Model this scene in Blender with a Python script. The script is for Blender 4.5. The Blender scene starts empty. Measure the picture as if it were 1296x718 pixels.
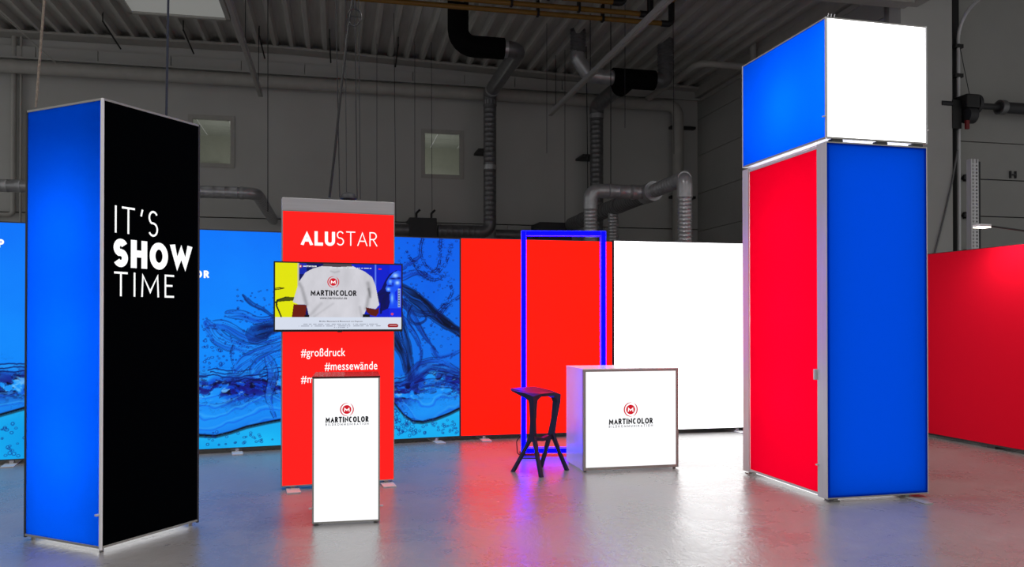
import bpy, bmesh, math, random
import numpy as np
from mathutils import Vector, Matrix

random.seed(7)
rng = np.random.default_rng(7)
R = math.radians
scene = bpy.context.scene
COL = scene.collection

# ------------------------------------------------------------------ camera
FPX, IW, IH = 1030.0, 1296.0, 718.0
CAM = Vector((0.0, 0.0, 1.52))
PITCH = R(0.5)
SHIFT_PX = 38.0
cd = bpy.data.cameras.new('camera')
cam = bpy.data.objects.new('camera', cd)
COL.objects.link(cam)
cam.location = CAM
cam.rotation_euler = (math.pi / 2 + PITCH, 0, 0)
cd.sensor_width = 36.0
cd.lens = 36.0 * FPX / IW
cd.shift_y = SHIFT_PX / IW
cd.clip_end = 200
scene.camera = cam

# ------------------------------------------------------------------ world, lights, exposure
world = bpy.data.worlds.new('world')
scene.world = world
world.use_nodes = True
bg = world.node_tree.nodes['Background']
bg.inputs[0].default_value = (1.0, 0.995, 0.98, 1)
bg.inputs[1].default_value = 0.38
# added soft fill lights, out of view under the roof, to brighten the floor
for lx_, ly_ in ((-4.5, 2.0), (0.0, 2.0), (4.5, 2.0), (-4.0, 7.0), (0.5, 7.5), (4.8, 6.5)):
    ld_ = bpy.data.lights.new('floor_fill_light', 'AREA')
    ld_.shape = 'RECTANGLE'; ld_.size = 0.5; ld_.size_y = 4.0
    ld_.energy = 85.0; ld_.color = (1.0, 0.985, 0.96); ld_.spread = math.radians(130)
    lo_ = bpy.data.objects.new('floor_fill_light', ld_); COL.objects.link(lo_)
    lo_.location = (lx_, ly_, 6.5); lo_.rotation_euler = (0, 0, math.radians(12))
scene.view_settings.view_transform = 'Standard'
scene.view_settings.look = 'None'
scene.view_settings.exposure = 0.0
scene.view_settings.gamma = 1.0
scene.view_settings.use_curve_mapping = False


# ------------------------------------------------------------------ measuring helpers
def ray(px, py):
    d = Vector(((px - IW / 2) / FPX, (IH / 2 - py + SHIFT_PX) / FPX, -1.0))
    return Matrix.Rotation(math.pi / 2 + PITCH, 3, 'X') @ d


def floor_pt(px, py):
    d = ray(px, py)
    return CAM + d * (-CAM.z / d.z)


def at(px, py, Y):
    d = ray(px, py)
    return CAM + d * (Y / d.y)


class Frame:
    """a standing thing's own axes: x to the right along its front, y to the back, z up"""
    def __init__(self, x, y, ang):
        self.o = Vector((x, y, 0)); self.a = ang
        self.ex = Vector((math.cos(ang), math.sin(ang), 0))
        self.ey = Vector((-math.sin(ang), math.cos(ang), 0))

    def px(self, px, py, y=0.0):
        """front plane point seen at a photo pixel -> local (x, z)"""
        d = ray(px, py)
        p0 = self.o + self.ey * y
        k = (p0 - CAM).dot(self.ey) / d.dot(self.ey)
        p = CAM + d * k
        return (p - self.o).dot(self.ex), p.z

    def side(self, px, py, x=0.0):
        d = ray(px, py)
        p0 = self.o + self.ex * x
        k = (p0 - CAM).dot(self.ex) / d.dot(self.ex)
        p = CAM + d * k
        return (p - self.o).dot(self.ey), p.z

    def loc(self, p):
        q = Vector(p) - self.o
        return Vector((q.dot(self.ex), q.dot(self.ey), p[2]))


# ------------------------------------------------------------------ materials
def lin(c):
    out = []
    for v in c:
        v = v / 255.0
        out.append(v / 12.92 if v <= 0.04045 else ((v + 0.055) / 1.055) ** 2.4)
    return (out[0], out[1], out[2], 1.0)


def mat(name, rgb, rough=0.5, metal=0.0, var=0.12, scale=6.0, bump=0.0, spec=0.5, stretch=None):
    m = bpy.data.materials.new(name); m.use_nodes = True
    nt = m.node_tree; N = nt.nodes; L = nt.links
    b = N['Principled BSDF']
    b.inputs['Roughness'].default_value = rough
    b.inputs['Metallic'].default_value = metal
    b.inputs['Specular IOR Level'].default_value = spec
    tc = N.new('ShaderNodeTexCoord')
    nz = N.new('ShaderNodeTexNoise')
    nz.inputs['Scale'].default_value = scale
    nz.inputs['Detail'].default_value = 6
    if stretch:
        mp = N.new('ShaderNodeMapping'); mp.inputs['Scale'].default_value = stretch
        L.new(tc.outputs['Object'], mp.inputs[0]); L.new(mp.outputs[0], nz.inputs['Vector'])
    else:
        L.new(tc.outputs['Object'], nz.inputs['Vector'])
    rp = N.new('ShaderNodeValToRGB')
    c = lin(rgb)
    rp.color_ramp.elements[0].position = 0.3
    rp.color_ramp.elements[1].position = 0.7
    rp.color_ramp.elements[0].color = tuple(v * (1 - var) for v in c[:3]) + (1,)
    rp.color_ramp.elements[1].color = tuple(min(1, v * (1 + var)) for v in c[:3]) + (1,)
    L.new(nz.outputs['Fac'], rp.inputs[0]); L.new(rp.outputs[0], b.inputs['Base Color'])
    if bump:
        bp = N.new('ShaderNodeBump'); bp.inputs['Strength'].default_value = bump
        bp.inputs['Distance'].default_value = 0.01
        L.new(nz.outputs['Fac'], bp.inputs['Height']); L.new(bp.outputs[0], b.inputs['Normal'])
    return m


def glow(name, rgb, k=1.0, base=(12, 12, 12), weave=0.04, raw=None):
    """backlit textile or lamp surface: emits its own printed colour, with the faint weave of the cloth"""
    m = bpy.data.materials.new(name); m.use_nodes = True
    nt = m.node_tree; N = nt.nodes; L = nt.links
    b = N['Principled BSDF']
    b.inputs['Base Color'].default_value = lin(base)
    b.inputs['Roughness'].default_value = 0.7
    b.inputs['Specular IOR Level'].default_value = 0.12
    c = raw if raw else lin(rgb)
    tc = N.new('ShaderNodeTexCoord')
    nz = N.new('ShaderNodeTexNoise'); nz.inputs['Scale'].default_value = 140; nz.inputs['Detail'].default_value = 2
    L.new(tc.outputs['Object'], nz.inputs['Vector'])
    mr = N.new('ShaderNodeMapRange')
    mr.inputs['To Min'].default_value = k * (1 - weave); mr.inputs['To Max'].default_value = k * (1 + weave)
    L.new(nz.outputs['Fac'], mr.inputs['Value'])
    b.inputs['Emission Color'].default_value = (c[0], c[1], c[2], 1)
    L.new(mr.outputs[0], b.inputs['Emission Strength'])
    return m


def textile(name, raw, weave=0.03):
    """thin printed textile lit from behind by the lamps inside its box"""
    m = bpy.data.materials.new(name); m.use_nodes = True
    nt = m.node_tree; N = nt.nodes; L = nt.links
    N.remove(N['Principled BSDF'])
    out = [n for n in N if n.type == 'OUTPUT_MATERIAL'][0]
    tc = N.new('ShaderNodeTexCoord')
    nz = N.new('ShaderNodeTexNoise'); nz.inputs['Scale'].default_value = 140; nz.inputs['Detail'].default_value = 2
    L.new(tc.outputs['Object'], nz.inputs['Vector'])
    mr = N.new('ShaderNodeMapRange'); mr.inputs['To Min'].default_value = 1 - weave; mr.inputs['To Max'].default_value = 1 + weave
    L.new(nz.outputs['Fac'], mr.inputs['Value'])
    mu = N.new('ShaderNodeVectorMath'); mu.operation = 'SCALE'; mu.inputs[0].default_value = raw
    L.new(mr.outputs[0], mu.inputs['Scale'])
    tr = N.new('ShaderNodeBsdfTranslucent'); L.new(mu.outputs[0], tr.inputs['Color'])
    df = N.new('ShaderNodeBsdfDiffuse'); L.new(mu.outputs[0], df.inputs['Color'])
    mx = N.new('ShaderNodeMixShader'); mx.inputs[0].default_value = 0.12
    L.new(tr.outputs[0], mx.inputs[1]); L.new(df.outputs[0], mx.inputs[2]); L.new(mx.outputs[0], out.inputs[0])
    return m


def box_lamps(parent, pts, watts, rad=.05):
    for p in pts:
        ld = bpy.data.lights.new('box_lamp', 'POINT'); ld.energy = watts; ld.shadow_soft_size = rad
        lo = bpy.data.objects.new('box_lamp', ld); COL.objects.link(lo); lo.parent = parent; lo.location = p


def art_glow(name, k=1.0):
    """backlit print or screen whose picture is stored point by point on the sheet"""
    m = bpy.data.materials.new(name); m.use_nodes = True
    nt = m.node_tree; N = nt.nodes; L = nt.links
    b = N['Principled BSDF']
    b.inputs['Base Color'].default_value = lin((10, 10, 10))
    b.inputs['Roughness'].default_value = 0.6
    b.inputs['Specular IOR Level'].default_value = 0.12
    a = N.new('ShaderNodeAttribute'); a.attribute_name = 'print'
    L.new(a.outputs['Color'], b.inputs['Emission Color'])
    b.inputs['Emission Strength'].default_value = k
    return m


def floor_material():
    m = bpy.data.materials.new('polished_concrete'); m.use_nodes = True
    nt = m.node_tree; N = nt.nodes; L = nt.links
    b = N['Principled BSDF']
    tc = N.new('ShaderNodeTexCoord')

    def noise(scale, detail, rough=.5, dist=0.0, stretch=None):
        n = N.new('ShaderNodeTexNoise')
        n.inputs['Scale'].default_value = scale; n.inputs['Detail'].default_value = detail
        n.inputs['Roughness'].default_value = rough; n.inputs['Distortion'].default_value = dist
        if stretch:
            mp = N.new('ShaderNodeMapping'); mp.inputs['Scale'].default_value = stretch; mp.inputs['Rotation'].default_value = (0, 0, .5)
            L.new(tc.outputs['Object'], mp.inputs[0]); L.new(mp.outputs[0], n.inputs['Vector'])
        else:
            L.new(tc.outputs['Object'], n.inputs['Vector'])
        return n
    n1 = noise(.8, 6, .6, .6)
    n2 = noise(5, 6, .62, 1.2)
    n3 = noise(17, 5, .65, .8, (1, .5, 1))
    mx = N.new('ShaderNodeMix'); mx.data_type = 'FLOAT'; mx.inputs[0].default_value = 0.3
    L.new(n1.outputs['Fac'], mx.inputs[2]); L.new(n2.outputs['Fac'], mx.inputs[3])
    rp = N.new('ShaderNodeValToRGB')
    rp.color_ramp.elements[0].position = 0.3; rp.color_ramp.elements[0].color = lin((110, 108, 108))
    rp.color_ramp.elements[1].position = 0.7; rp.color_ramp.elements[1].color = lin((136, 134, 133))
    L.new(mx.outputs[0], rp.inputs[0])
    L.new(rp.outputs[0], b.inputs['Base Color'])
    mr = N.new('ShaderNodeMapRange')
    mr.inputs['From Min'].default_value = 0.3; mr.inputs['From Max'].default_value = 0.7
    mr.inputs['To Min'].default_value = 0.22; mr.inputs['To Max'].default_value = 0.35
    L.new(mx.outputs[0], mr.inputs['Value']); L.new(mr.outputs[0], b.inputs['Roughness'])
    b.inputs['IOR'].default_value = 1.6
    b.inputs['Specular IOR Level'].default_value = 0.75
    ad = N.new('ShaderNodeMath'); ad.operation = 'MULTIPLY_ADD'; ad.inputs[1].default_value = 0.8
    L.new(n3.outputs['Fac'], ad.inputs[0]); L.new(n2.outputs['Fac'], ad.inputs[2])
    bp = N.new('ShaderNodeBump'); bp.inputs['Strength'].default_value = 0.20; bp.inputs['Distance'].default_value = 0.02
    L.new(ad.outputs[0], bp.inputs['Height']); L.new(bp.outputs[0], b.inputs['Normal'])
    return m


def pane_material():
    m = bpy.data.materials.new('window_glass'); m.use_nodes = True
    nt = m.node_tree; N = nt.nodes; L = nt.links
    N.remove(N['Principled BSDF'])
    out = [n for n in N if n.type == 'OUTPUT_MATERIAL'][0]
    tr = N.new('ShaderNodeBsdfTransparent'); tr.inputs[0].default_value = (0.9, 0.91, 0.89, 1)
    gl = N.new('ShaderNodeBsdfGlossy'); gl.inputs['Roughness'].default_value = 0.03
    fr = N.new('ShaderNodeFresnel'); fr.inputs[0].default_value = 1.5
    mx = N.new('ShaderNodeMixShader')
    L.new(fr.outputs[0], mx.inputs[0]); L.new(tr.outputs[0], mx.inputs[1]); L.new(gl.outputs[0], mx.inputs[2])
    L.new(mx.outputs[0], out.inputs[0])
    return m


M = {}
M['floor'] = floor_material()
M['wall'] = mat('painted_hall_wall', (184, 184, 181), 0.85, var=0.05, scale=0.8)
M['wall_side'] = mat('grey_side_panel', (159, 159, 156), 0.8, var=0.05, scale=1.0)
M['fascia'] = mat('grey_fascia_sheet', (175, 175, 172), 0.7, var=0.05, scale=1.0)
M['deck'] = mat('galvanised_roof_deck', (190, 188, 183), 0.5, 0.15, var=0.10, scale=2.0, stretch=(6, 0.6, 1))
M['steel_paint'] = mat('grey_painted_steel', (168, 166, 161), 0.6, var=0.06)
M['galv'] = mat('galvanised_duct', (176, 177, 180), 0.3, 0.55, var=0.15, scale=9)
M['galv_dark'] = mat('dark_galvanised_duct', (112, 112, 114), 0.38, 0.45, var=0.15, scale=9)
M['rubber'] = mat('black_insulation', (9, 9, 10), 0.9, var=0.1, spec=0.1)
M['black'] = mat('black_plastic', (16, 16, 18), 0.5, var=0.1)
M['dark'] = mat('dark_grey_housing', (44, 44, 47), 0.6, var=0.1)
M['yellow'] = mat('yellow_gas_pipe_paint', (128, 94, 26), 0.5, var=0.1)
M['alu'] = mat('anodised_aluminium', (205, 205, 208), 0.38, 0.25, var=0.04, scale=30, stretch=(1, 1, 0.05))
M['alu_dark'] = mat('aluminium_edge', (158, 156, 152), 0.4, 0.25, var=0.05)
M['alu_matt'] = mat('brushed_aluminium_header', (176, 176, 178), 0.5, 0.2, var=0.04, scale=20, stretch=(0.1, 1, 3))
M['white_board'] = mat('white_laminate', (236, 235, 238), 0.25, var=0.02)
M['glass_top'] = mat('dark_glass_red_reflection', (70, 8, 10), 0.22, var=0.05, spec=0.35)  # the stand's red reflection is tinted into the glass colour
M['rope'] = mat('braided_rope', (134, 122, 110), 0.8, var=0.4, scale=60)
M['wire'] = mat('thin_steel_wire', (40, 41, 44), 0.5, 0.3, var=0.1)
M['cable_blue'] = mat('dark_blue_cable', (26, 34, 56), 0.6, var=0.1)
M['stool'] = mat('matt_plastic_neon_tint', (24, 22, 56), 0.36, var=0.08, scale=20)  # bluish tint puts the neon's reflection into the plastic's colour
M['fabric_red'] = mat('red_textile_wall', (222, 10, 40), 0.9, var=0.04, scale=120, spec=0.08)
M['black_print'] = mat('black_textile_print', (2, 3, 5), 0.9, var=0.3, scale=200, spec=0.01)
M['office'] = mat('office_wall', (205, 207, 196), 0.9, var=0.03)
M['office_tile'] = mat('office_ceiling_tile', (190, 193, 186), 0.9, var=0.04)
M['pane'] = pane_material()
M['text_white'] = glow('backlit_white_print', (255, 255, 255), 1.1)
M['text_black'] = mat('dark_print', (22, 22, 28), 0.8, var=0.05, spec=0.05)
M['text_grey'] = mat('grey_print', (120, 122, 132), 0.8, var=0.05, spec=0.05)
M['text_red'] = glow('red_print', (214, 22, 40), 0.95)
M['white_lit'] = glow('backlit_white_textile', (255, 255, 255), 3.0)
M['white_lit_soft'] = glow('backlit_white_front', (248, 249, 251), 1.12, base=(40, 40, 40))
M['led_white'] = glow('white_led_strip', (255, 255, 255), 1.3)
M['red_orange'] = glow('backlit_orange_red_textile', None, 1.0, raw=(2.2, 0.0095, 0.0))
M['red_stand'] = glow('backlit_red_textile', None, 1.0, raw=(1.15, 0.0125, 0.0105))
M['red_door'] = textile('backlit_crimson_textile', (0.80, 0.0006, 0.021))
M['blue_tower'] = textile('backlit_royal_blue_textile', (0.0004, 0.088, 0.80))
M['blue_front'] = textile('backlit_deep_blue_textile', (0.0004, 0.092, 0.74))
M['blue_cube'] = textile('backlit_bright_blue_textile', (0.0004, 0.088, 0.82))
M['neon'] = glow('blue_led_tube', None, 1.0, raw=(0.001, 0.0003, 14.0), weave=0.0, base=(0, 0, 0))
M['skylight'] = glow('skylight_diffuser', (112, 113, 110), 1.0, base=(150, 150, 150))
M['led_panel'] = glow('led_back_panel', (255, 255, 255), 0.68, base=(230, 230, 230))
M['lamp_led'] = glow('work_lamp_led', (255, 246, 228), 5.0)
M['water'] = art_glow('backlit_water_print', 1.0)
M['screen'] = art_glow('television_picture', 1.0)


# ------------------------------------------------------------------ mesh builder
class MB:
    def __init__(self):
        self.v = []; self.f = []; self.mi = []

    def add(self, vs, fs, mi=0):
        b = len(self.v)
        self.v += [tuple(p) for p in vs]
        self.f += [tuple(i + b for i in q) for q in fs]
        self.mi += [mi] * len(fs)
        return self

    def box(self, x0, x1, y0, y1, z0, z1, mi=0, mx=None, bev=0.0):
        if bev > 0:
            bm = bmesh.new()
            bmesh.ops.create_cube(bm, size=1.0)
            for q in bm.verts:
                q.co = Vector((x0 + (q.co.x + .5) * (x1 - x0), y0 + (q.co.y + .5) * (y1 - y0), z0 + (q.co.z + .5) * (z1 - z0)))
            bmesh.ops.bevel(bm, geom=list(bm.edges), offset=bev, segments=2, profile=0.6, affect='EDGES')
            bm.verts.index_update()
            vs = [q.co.copy() for q in bm.verts]; fs = [[q.index for q in f.verts] for f in bm.faces]
            bm.free()
        else:
            vs = [Vector(p) for p in ((x0, y0, z0), (x1, y0, z0), (x1, y1, z0), (x0, y1, z0), (x0, y0, z1), (x1, y0, z1), (x1, y1, z1), (x0, y1, z1))]
            fs = [(0, 3, 2, 1), (4, 5, 6, 7), (0, 1, 5, 4), (1, 2, 6, 5), (2, 3, 7, 6), (3, 0, 4, 7)]
        if mx is not None:
            vs = [mx @ p for p in vs]
        return self.add(vs, fs, mi)

    def loft(self, rings, mi=0, cap=True):
        n = len(rings[0]); vs = [p for r in rings for p in r]; fs = []
        for i in range(len(rings) - 1):
            for k in range(n):
                a = i * n + k; b = i * n + (k + 1) % n
                fs.append((a, b, b + n, a + n))
        if cap:
            fs.append(tuple(range(n - 1, -1, -1)))
            fs.append(tuple((len(rings) - 1) * n + k for k in range(n)))
        return self.add(vs, fs, mi)

    def tube(self, pts, r, n=12, mi=0, cap=True, rf=None):
        pts = [Vector(p) for p in pts]
        keep = [pts[0]]
        for p in pts[1:]:
            if (p - keep[-1]).length > 1e-5:
                keep.append(p)
        pts = keep
        rings = []; d_acc = 0.0; prev_n = None
        for i, p in enumerate(pts):
            if i == 0: t = pts[1] - p
            elif i == len(pts) - 1: t = p - pts[i - 1]
            else: t = (pts[i + 1] - p).normalized() + (p - pts[i - 1]).normalized()
            t.normalize()
            if prev_n is None:
                a = Vector((0, 0, 1)) if abs(t.z) < 0.9 else Vector((1, 0, 0))
                nn = t.cross(a).normalized()
            else:
                nn = (prev_n - t * prev_n.dot(t)).normalized()
            prev_n = nn; bb = t.cross(nn)
            rr = rf(i) if rf else r
            rings.append([p + (nn * math.cos(2 * math.pi * k / n) + bb * math.sin(2 * math.pi * k / n)) * rr for k in range(n)])
        return self.loft(rings, mi, cap)

    def build(self, name, m, parent=None, smooth=False, loc=None, rot=None):
        me = bpy.data.meshes.new(name)
        me.from_pydata(self.v, [], self.f)
        for x in (m if isinstance(m, (list, tuple)) else [m]):
            me.materials.append(x)
        me.polygons.foreach_set('material_index', self.mi)
        bm = bmesh.new(); bm.from_mesh(me)
        bmesh.ops.recalc_face_normals(bm, faces=bm.faces)
        bm.to_mesh(me); bm.free()
        if smooth:
            me.polygons.foreach_set('use_smooth', [True] * len(me.polygons))
            try:
                me.set_sharp_from_angle(angle=R(40))
            except Exception:
                pass
        me.update()
        o = bpy.data.objects.new(name, me)
        COL.objects.link(o)
        if parent is not None: o.parent = parent
        if loc is not None: o.location = loc
        if rot is not None: o.rotation_euler = (0, 0, rot)
        return o


def pieces(name, m, parent, boxes):
    for b in boxes:
        MB().box(*b).build(name, m, parent)


def fillet(pts, rad, seg=6):
    pts = [Vector(p) for p in pts]; out = [pts[0]]
    for i in range(1, len(pts) - 1):
        a = (pts[i - 1] - pts[i]); b = (pts[i + 1] - pts[i])
        la, lb = a.length, b.length
        a.normalize(); b.normalize()
        c = max(-1, min(1, a.dot(b))); ang = math.acos(c)
        if ang > math.pi - 0.02:
            out.append(pts[i]); continue
        d = min(rad / math.tan(ang / 2), la * 0.48, lb * 0.48)
        rr = d * math.tan(ang / 2)
        bis = (a + b).normalized()
        cen = pts[i] + bis * (rr / math.sin(ang / 2))
        p0 = pts[i] + a * d - cen; p1 = pts[i] + b * d - cen
        tot = math.pi - ang
        for k in range(seg + 1):
            w = k / seg
            s0 = math.sin((1 - w) * tot) / math.sin(tot); s1 = math.sin(w * tot) / math.sin(tot)
            out.append(cen + p0 * s0 + p1 * s1)
    out.append(pts[-1])
    return out


def tag(o, label=None, cat=None, group=None, kind=None):
    if label: o['label'] = label
    if cat: o['category'] = cat
    if group: o['group'] = group
    if kind: o['kind'] = kind
    return o


def empty(name, loc, rot, label, cat, group=None):
    o = bpy.data.objects.new(name, None)
    COL.objects.link(o)
    o.empty_display_size = 0.2
    o.location = loc; o.rotation_euler = (0, 0, rot)
    return tag(o, label, cat, group)


def struct(o):
    o['kind'] = 'structure'
    return o


# ------------------------------------------------------------------ lettering
def font_geo(body, offset=0.0, spacing=1.0):
    cu = bpy.data.curves.new('t', 'FONT')
    cu.body = body; cu.size = 1.0; cu.offset = offset; cu.space_character = spacing
    cu.resolution_u = 5
    ob = bpy.data.objects.new('t', cu); COL.objects.link(ob)
    dg = bpy.context.evaluated_depsgraph_get(); dg.update()
    ev = ob.evaluated_get(dg); me = ev.to_mesh()
    vs = [(q.co.x, q.co.y) for q in me.vertices]; fs = [tuple(f.vertices) for f in me.polygons]
    ev.to_mesh_clear()
    bpy.data.objects.remove(ob); bpy.data.curves.remove(cu)
    return vs, fs


def fit(vs, x0, z0, x1, z1):
    a = [p[0] for p in vs]; b = [p[1] for p in vs]
    ax, bx, az, bz = min(a), max(a), min(b), max(b)
    return [(x0 + (p[0] - ax) / (bx - ax) * (x1 - x0), z0 + (p[1] - az) / (bz - az) * (z1 - z0)) for p in vs]


def print_text(mb, body, x0, z0, x1, z1, y, offset=0.0, spacing=1.0, mi=0):
    vs, fs = font_geo(body, offset, spacing)
    vs = fit(vs, x0, z0, x1, z1)
    mb.add([(p[0], y, p[1]) for p in vs], fs, mi)


def arc(cx, cy, rx, ry, a0, a1, n=10):
    return [(cx + rx * math.cos(R(a0 + (a1 - a0) * i / n)), cy + ry * math.sin(R(a0 + (a1 - a0) * i / n))) for i in range(n + 1)]


# capitals as strokes: advance, strokes in a cell 0..1 wide and 0..1 high
CAPS = {
    'I': (0.0, [[(.5, 0), (.5, 1)]]),
    'T': (0.58, [[(0, 1), (1, 1)], [(.5, 0), (.5, 1)]]),
    "'": (0.10, [[(.9, 1), (.2, .74)]]),
    'S': (0.46, [arc(.5, .75, .47, .25, 28, 245, 14) + [(.5, .52)] + arc(.48, .26, .50, .26, 62, -150, 16)]),
    'M': (0.86, [[(0, 0), (.05, 1), (.5, .2), (.95, 1), (1, 0)]]),
    'E': (0.44, [[(1, 1), (0, 1), (0, 0), (1, 0)], [(0, .52), (.9, .52)]]),
    'A': (0.66, [[(0, 0), (.5, 1), (1, 0)], [(.18, .33), (.82, .33)]]),
    'R': (0.50, [[(0, 0), (0, 1), (.45, 1)] + arc(.45, .74, .47, .26, 80, -90, 9) + [(0, .48)], [(.45, .48), (1, 0)]]),
    'P': (0.48, [[(0, 0), (0, 1), (.45, 1)] + arc(.45, .72, .5, .28, 80, -90, 9) + [(0, .44)]]),
    'B': (0.48, [[(0, .52), (0, 0), (.5, 0)] + arc(.5, .26, .5, .26, -80, 90, 9) + [(0, .52)], [(0, .52), (0, 1), (.45, 1)] + arc(.45, .76, .45, .24, 80, -90, 9)]),
    'H': (0.58, [[(0, 0), (0, 1)], [(1, 0), (1, 1)], [(0, .52), (1, .52)]]),
    'O': (0.74, [arc(.5, .5, .5, .5, 90, 450, 28)]),
    'C': (0.58, [arc(.55, .5, .55, .5, 48, 312, 20)]),
    'D': (0.60, [[(0, 0), (0, 1), (.4, 1)] + arc(.4, .5, .6, .5, 80, -80, 14) + [(.4, 0), (0, 0)]]),
    'W': (1.0, [[(0, 1), (.25, 0), (.5, .96), (.75, 0), (1, 1)]]),
    'L': (0.42, [[(0, 1), (0, 0), (1, 0)]]),
    'U': (0.56, [[(0, 1), (0, .3)] + arc(.5, .3, .5, .3, 190, 350, 12) + [(1, .3), (1, 1)]]),
    'N': (0.66, [[(0, 0), (0, 1), (1, 0), (1, 1)]]),
    'K': (0.52, [[(0, 0), (0, 1)], [(.95, 1), (.08, .5), (1, 0)]]),
}


def thin_text(mb, body, x0, z0, x1, z1, y, w, mi=0, gap=0.24):
    hgt = z1 - z0; hw = w / 2
    tot = sum(CAPS[c][0] for c in body) + gap * (len(body) - 1)
    sx = (x1 - x0 - w * len(body)) / tot
    cur = x0
    for c in body:
        adv, strokes = CAPS[c]
        cw = adv * sx
        for st in strokes:
            P = [Vector((cur + hw + p[0] * cw, z0 + hw + p[1] * (hgt - w))) for p in st]
            P = [P[0]] + [b for a, b in zip(P, P[1:]) if (b - a).length > 1e-6]
            if c not in 'SCO':
                for i_, j_, q in ((0, 1, st[0]), (-1, -2, st[-1])):
                    if q[1] in (0, 1):
                        P[i_] = P[i_] + (P[i_] - P[j_]).normalized() * hw * (1 if q[0] in (0, 1, .5) else .6)
            L_, R_ = [], []
            for i, p in enumerate(P):
                d0 = (P[i] - P[i - 1]).normalized() if i > 0 else None
                d1 = (P[i + 1] - P[i]).normalized() if i < len(P) - 1 else None
                if c == 'O' and i in (0, len(P) - 1):
                    d0 = (P[-1] - P[-2]).normalized(); d1 = (P[1] - P[0]).normalized()
                if d0 is None: d0 = d1
                if d1 is None: d1 = d0
                n0 = Vector((-d0.y, d0.x)); n1 = Vector((-d1.y, d1.x))
                nn = n0 + n1
                nn = nn.normalized() if nn.length > 1e-6 else n0
                k = hw / max(0.3, nn.dot(n0))
                L_.append(p + nn * k); R_.append(p - nn * k)
            cl = lambda v: min(z1, max(z0, v))
            vs = [(q.x, y, cl(q.y)) for q in L_] + [(q.x, y, cl(q.y)) for q in R_]
            n = len(P)
            mb.add(vs, [(i, i + 1, n + i + 1, n + i) for i in range(n - 1)], mi)
        cur += cw + w + gap * sx


def emblem(mb, cx, cz, r, y, red=0, white=1):
    """round red seal with a white M and two brush-like crescents around it"""
    n = 28
    mb.add([(cx, y, cz)] + [(cx + r * math.cos(2 * math.pi * i / n), y, cz + r * math.sin(2 * math.pi * i / n)) for i in range(n)],
           [(0, 1 + i, 1 + (i + 1) % n) for i in range(n)], red)
    for a0, a1, ro, th in ((75, 285, 1.52, 0.26), (-72, 62, 1.56, 0.24)):
        vs = []; k = 22
        for i in range(k + 1):
            w = i / k; a = R(a0 + (a1 - a0) * w); t = th * math.sin(math.pi * min(1, w * 0.96 + 0.02)) ** 0.7
            vs += [(cx + r * ro * math.cos(a), y, cz + r * ro * 0.98 * math.sin(a)), (cx + r * (ro - t) * math.cos(a), y, cz + r * (ro - t) * math.sin(a))]
        mb.add(vs, [(2 * i, 2 * i + 2, 2 * i + 3, 2 * i + 1) for i in range(k)], red)
    thin_text(mb, 'M', cx - r * 0.62, cz - r * 0.46, cx + r * 0.62, cz + r * 0.46, y - 0.001, r * .22, mi=white)


def art_sheet(name, m, parent, x0, x1, z0, z1, y, rgb):
    """flat sheet carrying a printed picture: rgb[row, column] with row 0 at the bottom, in photograph (sRGB) values 0..255"""
    nz, nx = rgb.shape[0], rgb.shape[1]
    xs = np.linspace(x0, x1, nx); zs = np.linspace(z0, z1, nz)
    co = np.zeros((nz, nx, 3), np.float32); co[..., 0] = xs[None]; co[..., 1] = y; co[..., 2] = zs[:, None]
    idx = np.arange(nz * nx).reshape(nz, nx)
    quads = np.stack([idx[:-1, :-1], idx[:-1, 1:], idx[1:, 1:], idx[1:, :-1]], -1).reshape(-1, 4)
    me = bpy.data.meshes.new(name)
    me.vertices.add(nz * nx); me.vertices.foreach_set('co', co.ravel())
    me.loops.add(quads.size); me.loops.foreach_set('vertex_index', quads.ravel().astype(np.int32))
    me.polygons.add(len(quads)); me.polygons.foreach_set('loop_start', np.arange(0, quads.size, 4, dtype=np.int32))
    me.update(calc_edges=True)
    c = np.clip(rgb / 255.0, 0, 1)
    c = np.where(c <= 0.04045, c / 12.92, ((c + 0.055) / 1.055) ** 2.4)
    rgba = np.ones((nz * nx, 4), np.float32); rgba[:, :3] = c.reshape(-1, 3)
    at_ = me.attributes.new('print', 'FLOAT_COLOR', 'POINT'); at_.data.foreach_set('color', rgba.ravel())
    me.materials.append(m)
    o = bpy.data.objects.new(name, me); COL.objects.link(o); o.parent = parent
    return o


# numpy drawing helpers for prints
def smooth_noise(X, Y, seed):
    r = np.random.default_rng(seed); T = r.random((128, 128))
    xi = np.floor(X).astype(int); yi = np.floor(Y).astype(int); fx = X - xi; fy = Y - yi
    fx = fx * fx * (3 - 2 * fx); fy = fy * fy * (3 - 2 * fy)
    g = lambda a, b: T[a % 128, b % 128]
    return (g(xi, yi) * (1 - fx) + g(xi + 1, yi) * fx) * (1 - fy) + (g(xi, yi + 1) * (1 - fx) + g(xi + 1, yi + 1) * fx) * fy


def fbm(X, Y, seed, o=4):
    s = 0; a = 0.5
    for k in range(o):
        s = s + a * smooth_noise(X * 2 ** k, Y * 2 ** k, seed + k); a *= 0.5
    return s / (1 - 0.5 ** o)


def dist_line(X, Y, pts):
    best = np.full(X.shape, 1e9); tpos = np.zeros(X.shape)
    n = len(pts) - 1
    for i in range(n):
        ax, ay = pts[i]; bx, by = pts[i + 1]
        dx, dy = bx - ax, by - ay
        t = np.clip(((X - ax) * dx + (Y - ay) * dy) / (dx * dx + dy * dy + 1e-9), 0, 1)
        d = np.hypot(X - ax - t * dx, Y - ay - t * dy)
        c = d < best
        best = np.where(c, d, best); tpos = np.where(c, (i + t) / n, tpos)
    return best, tpos


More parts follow.
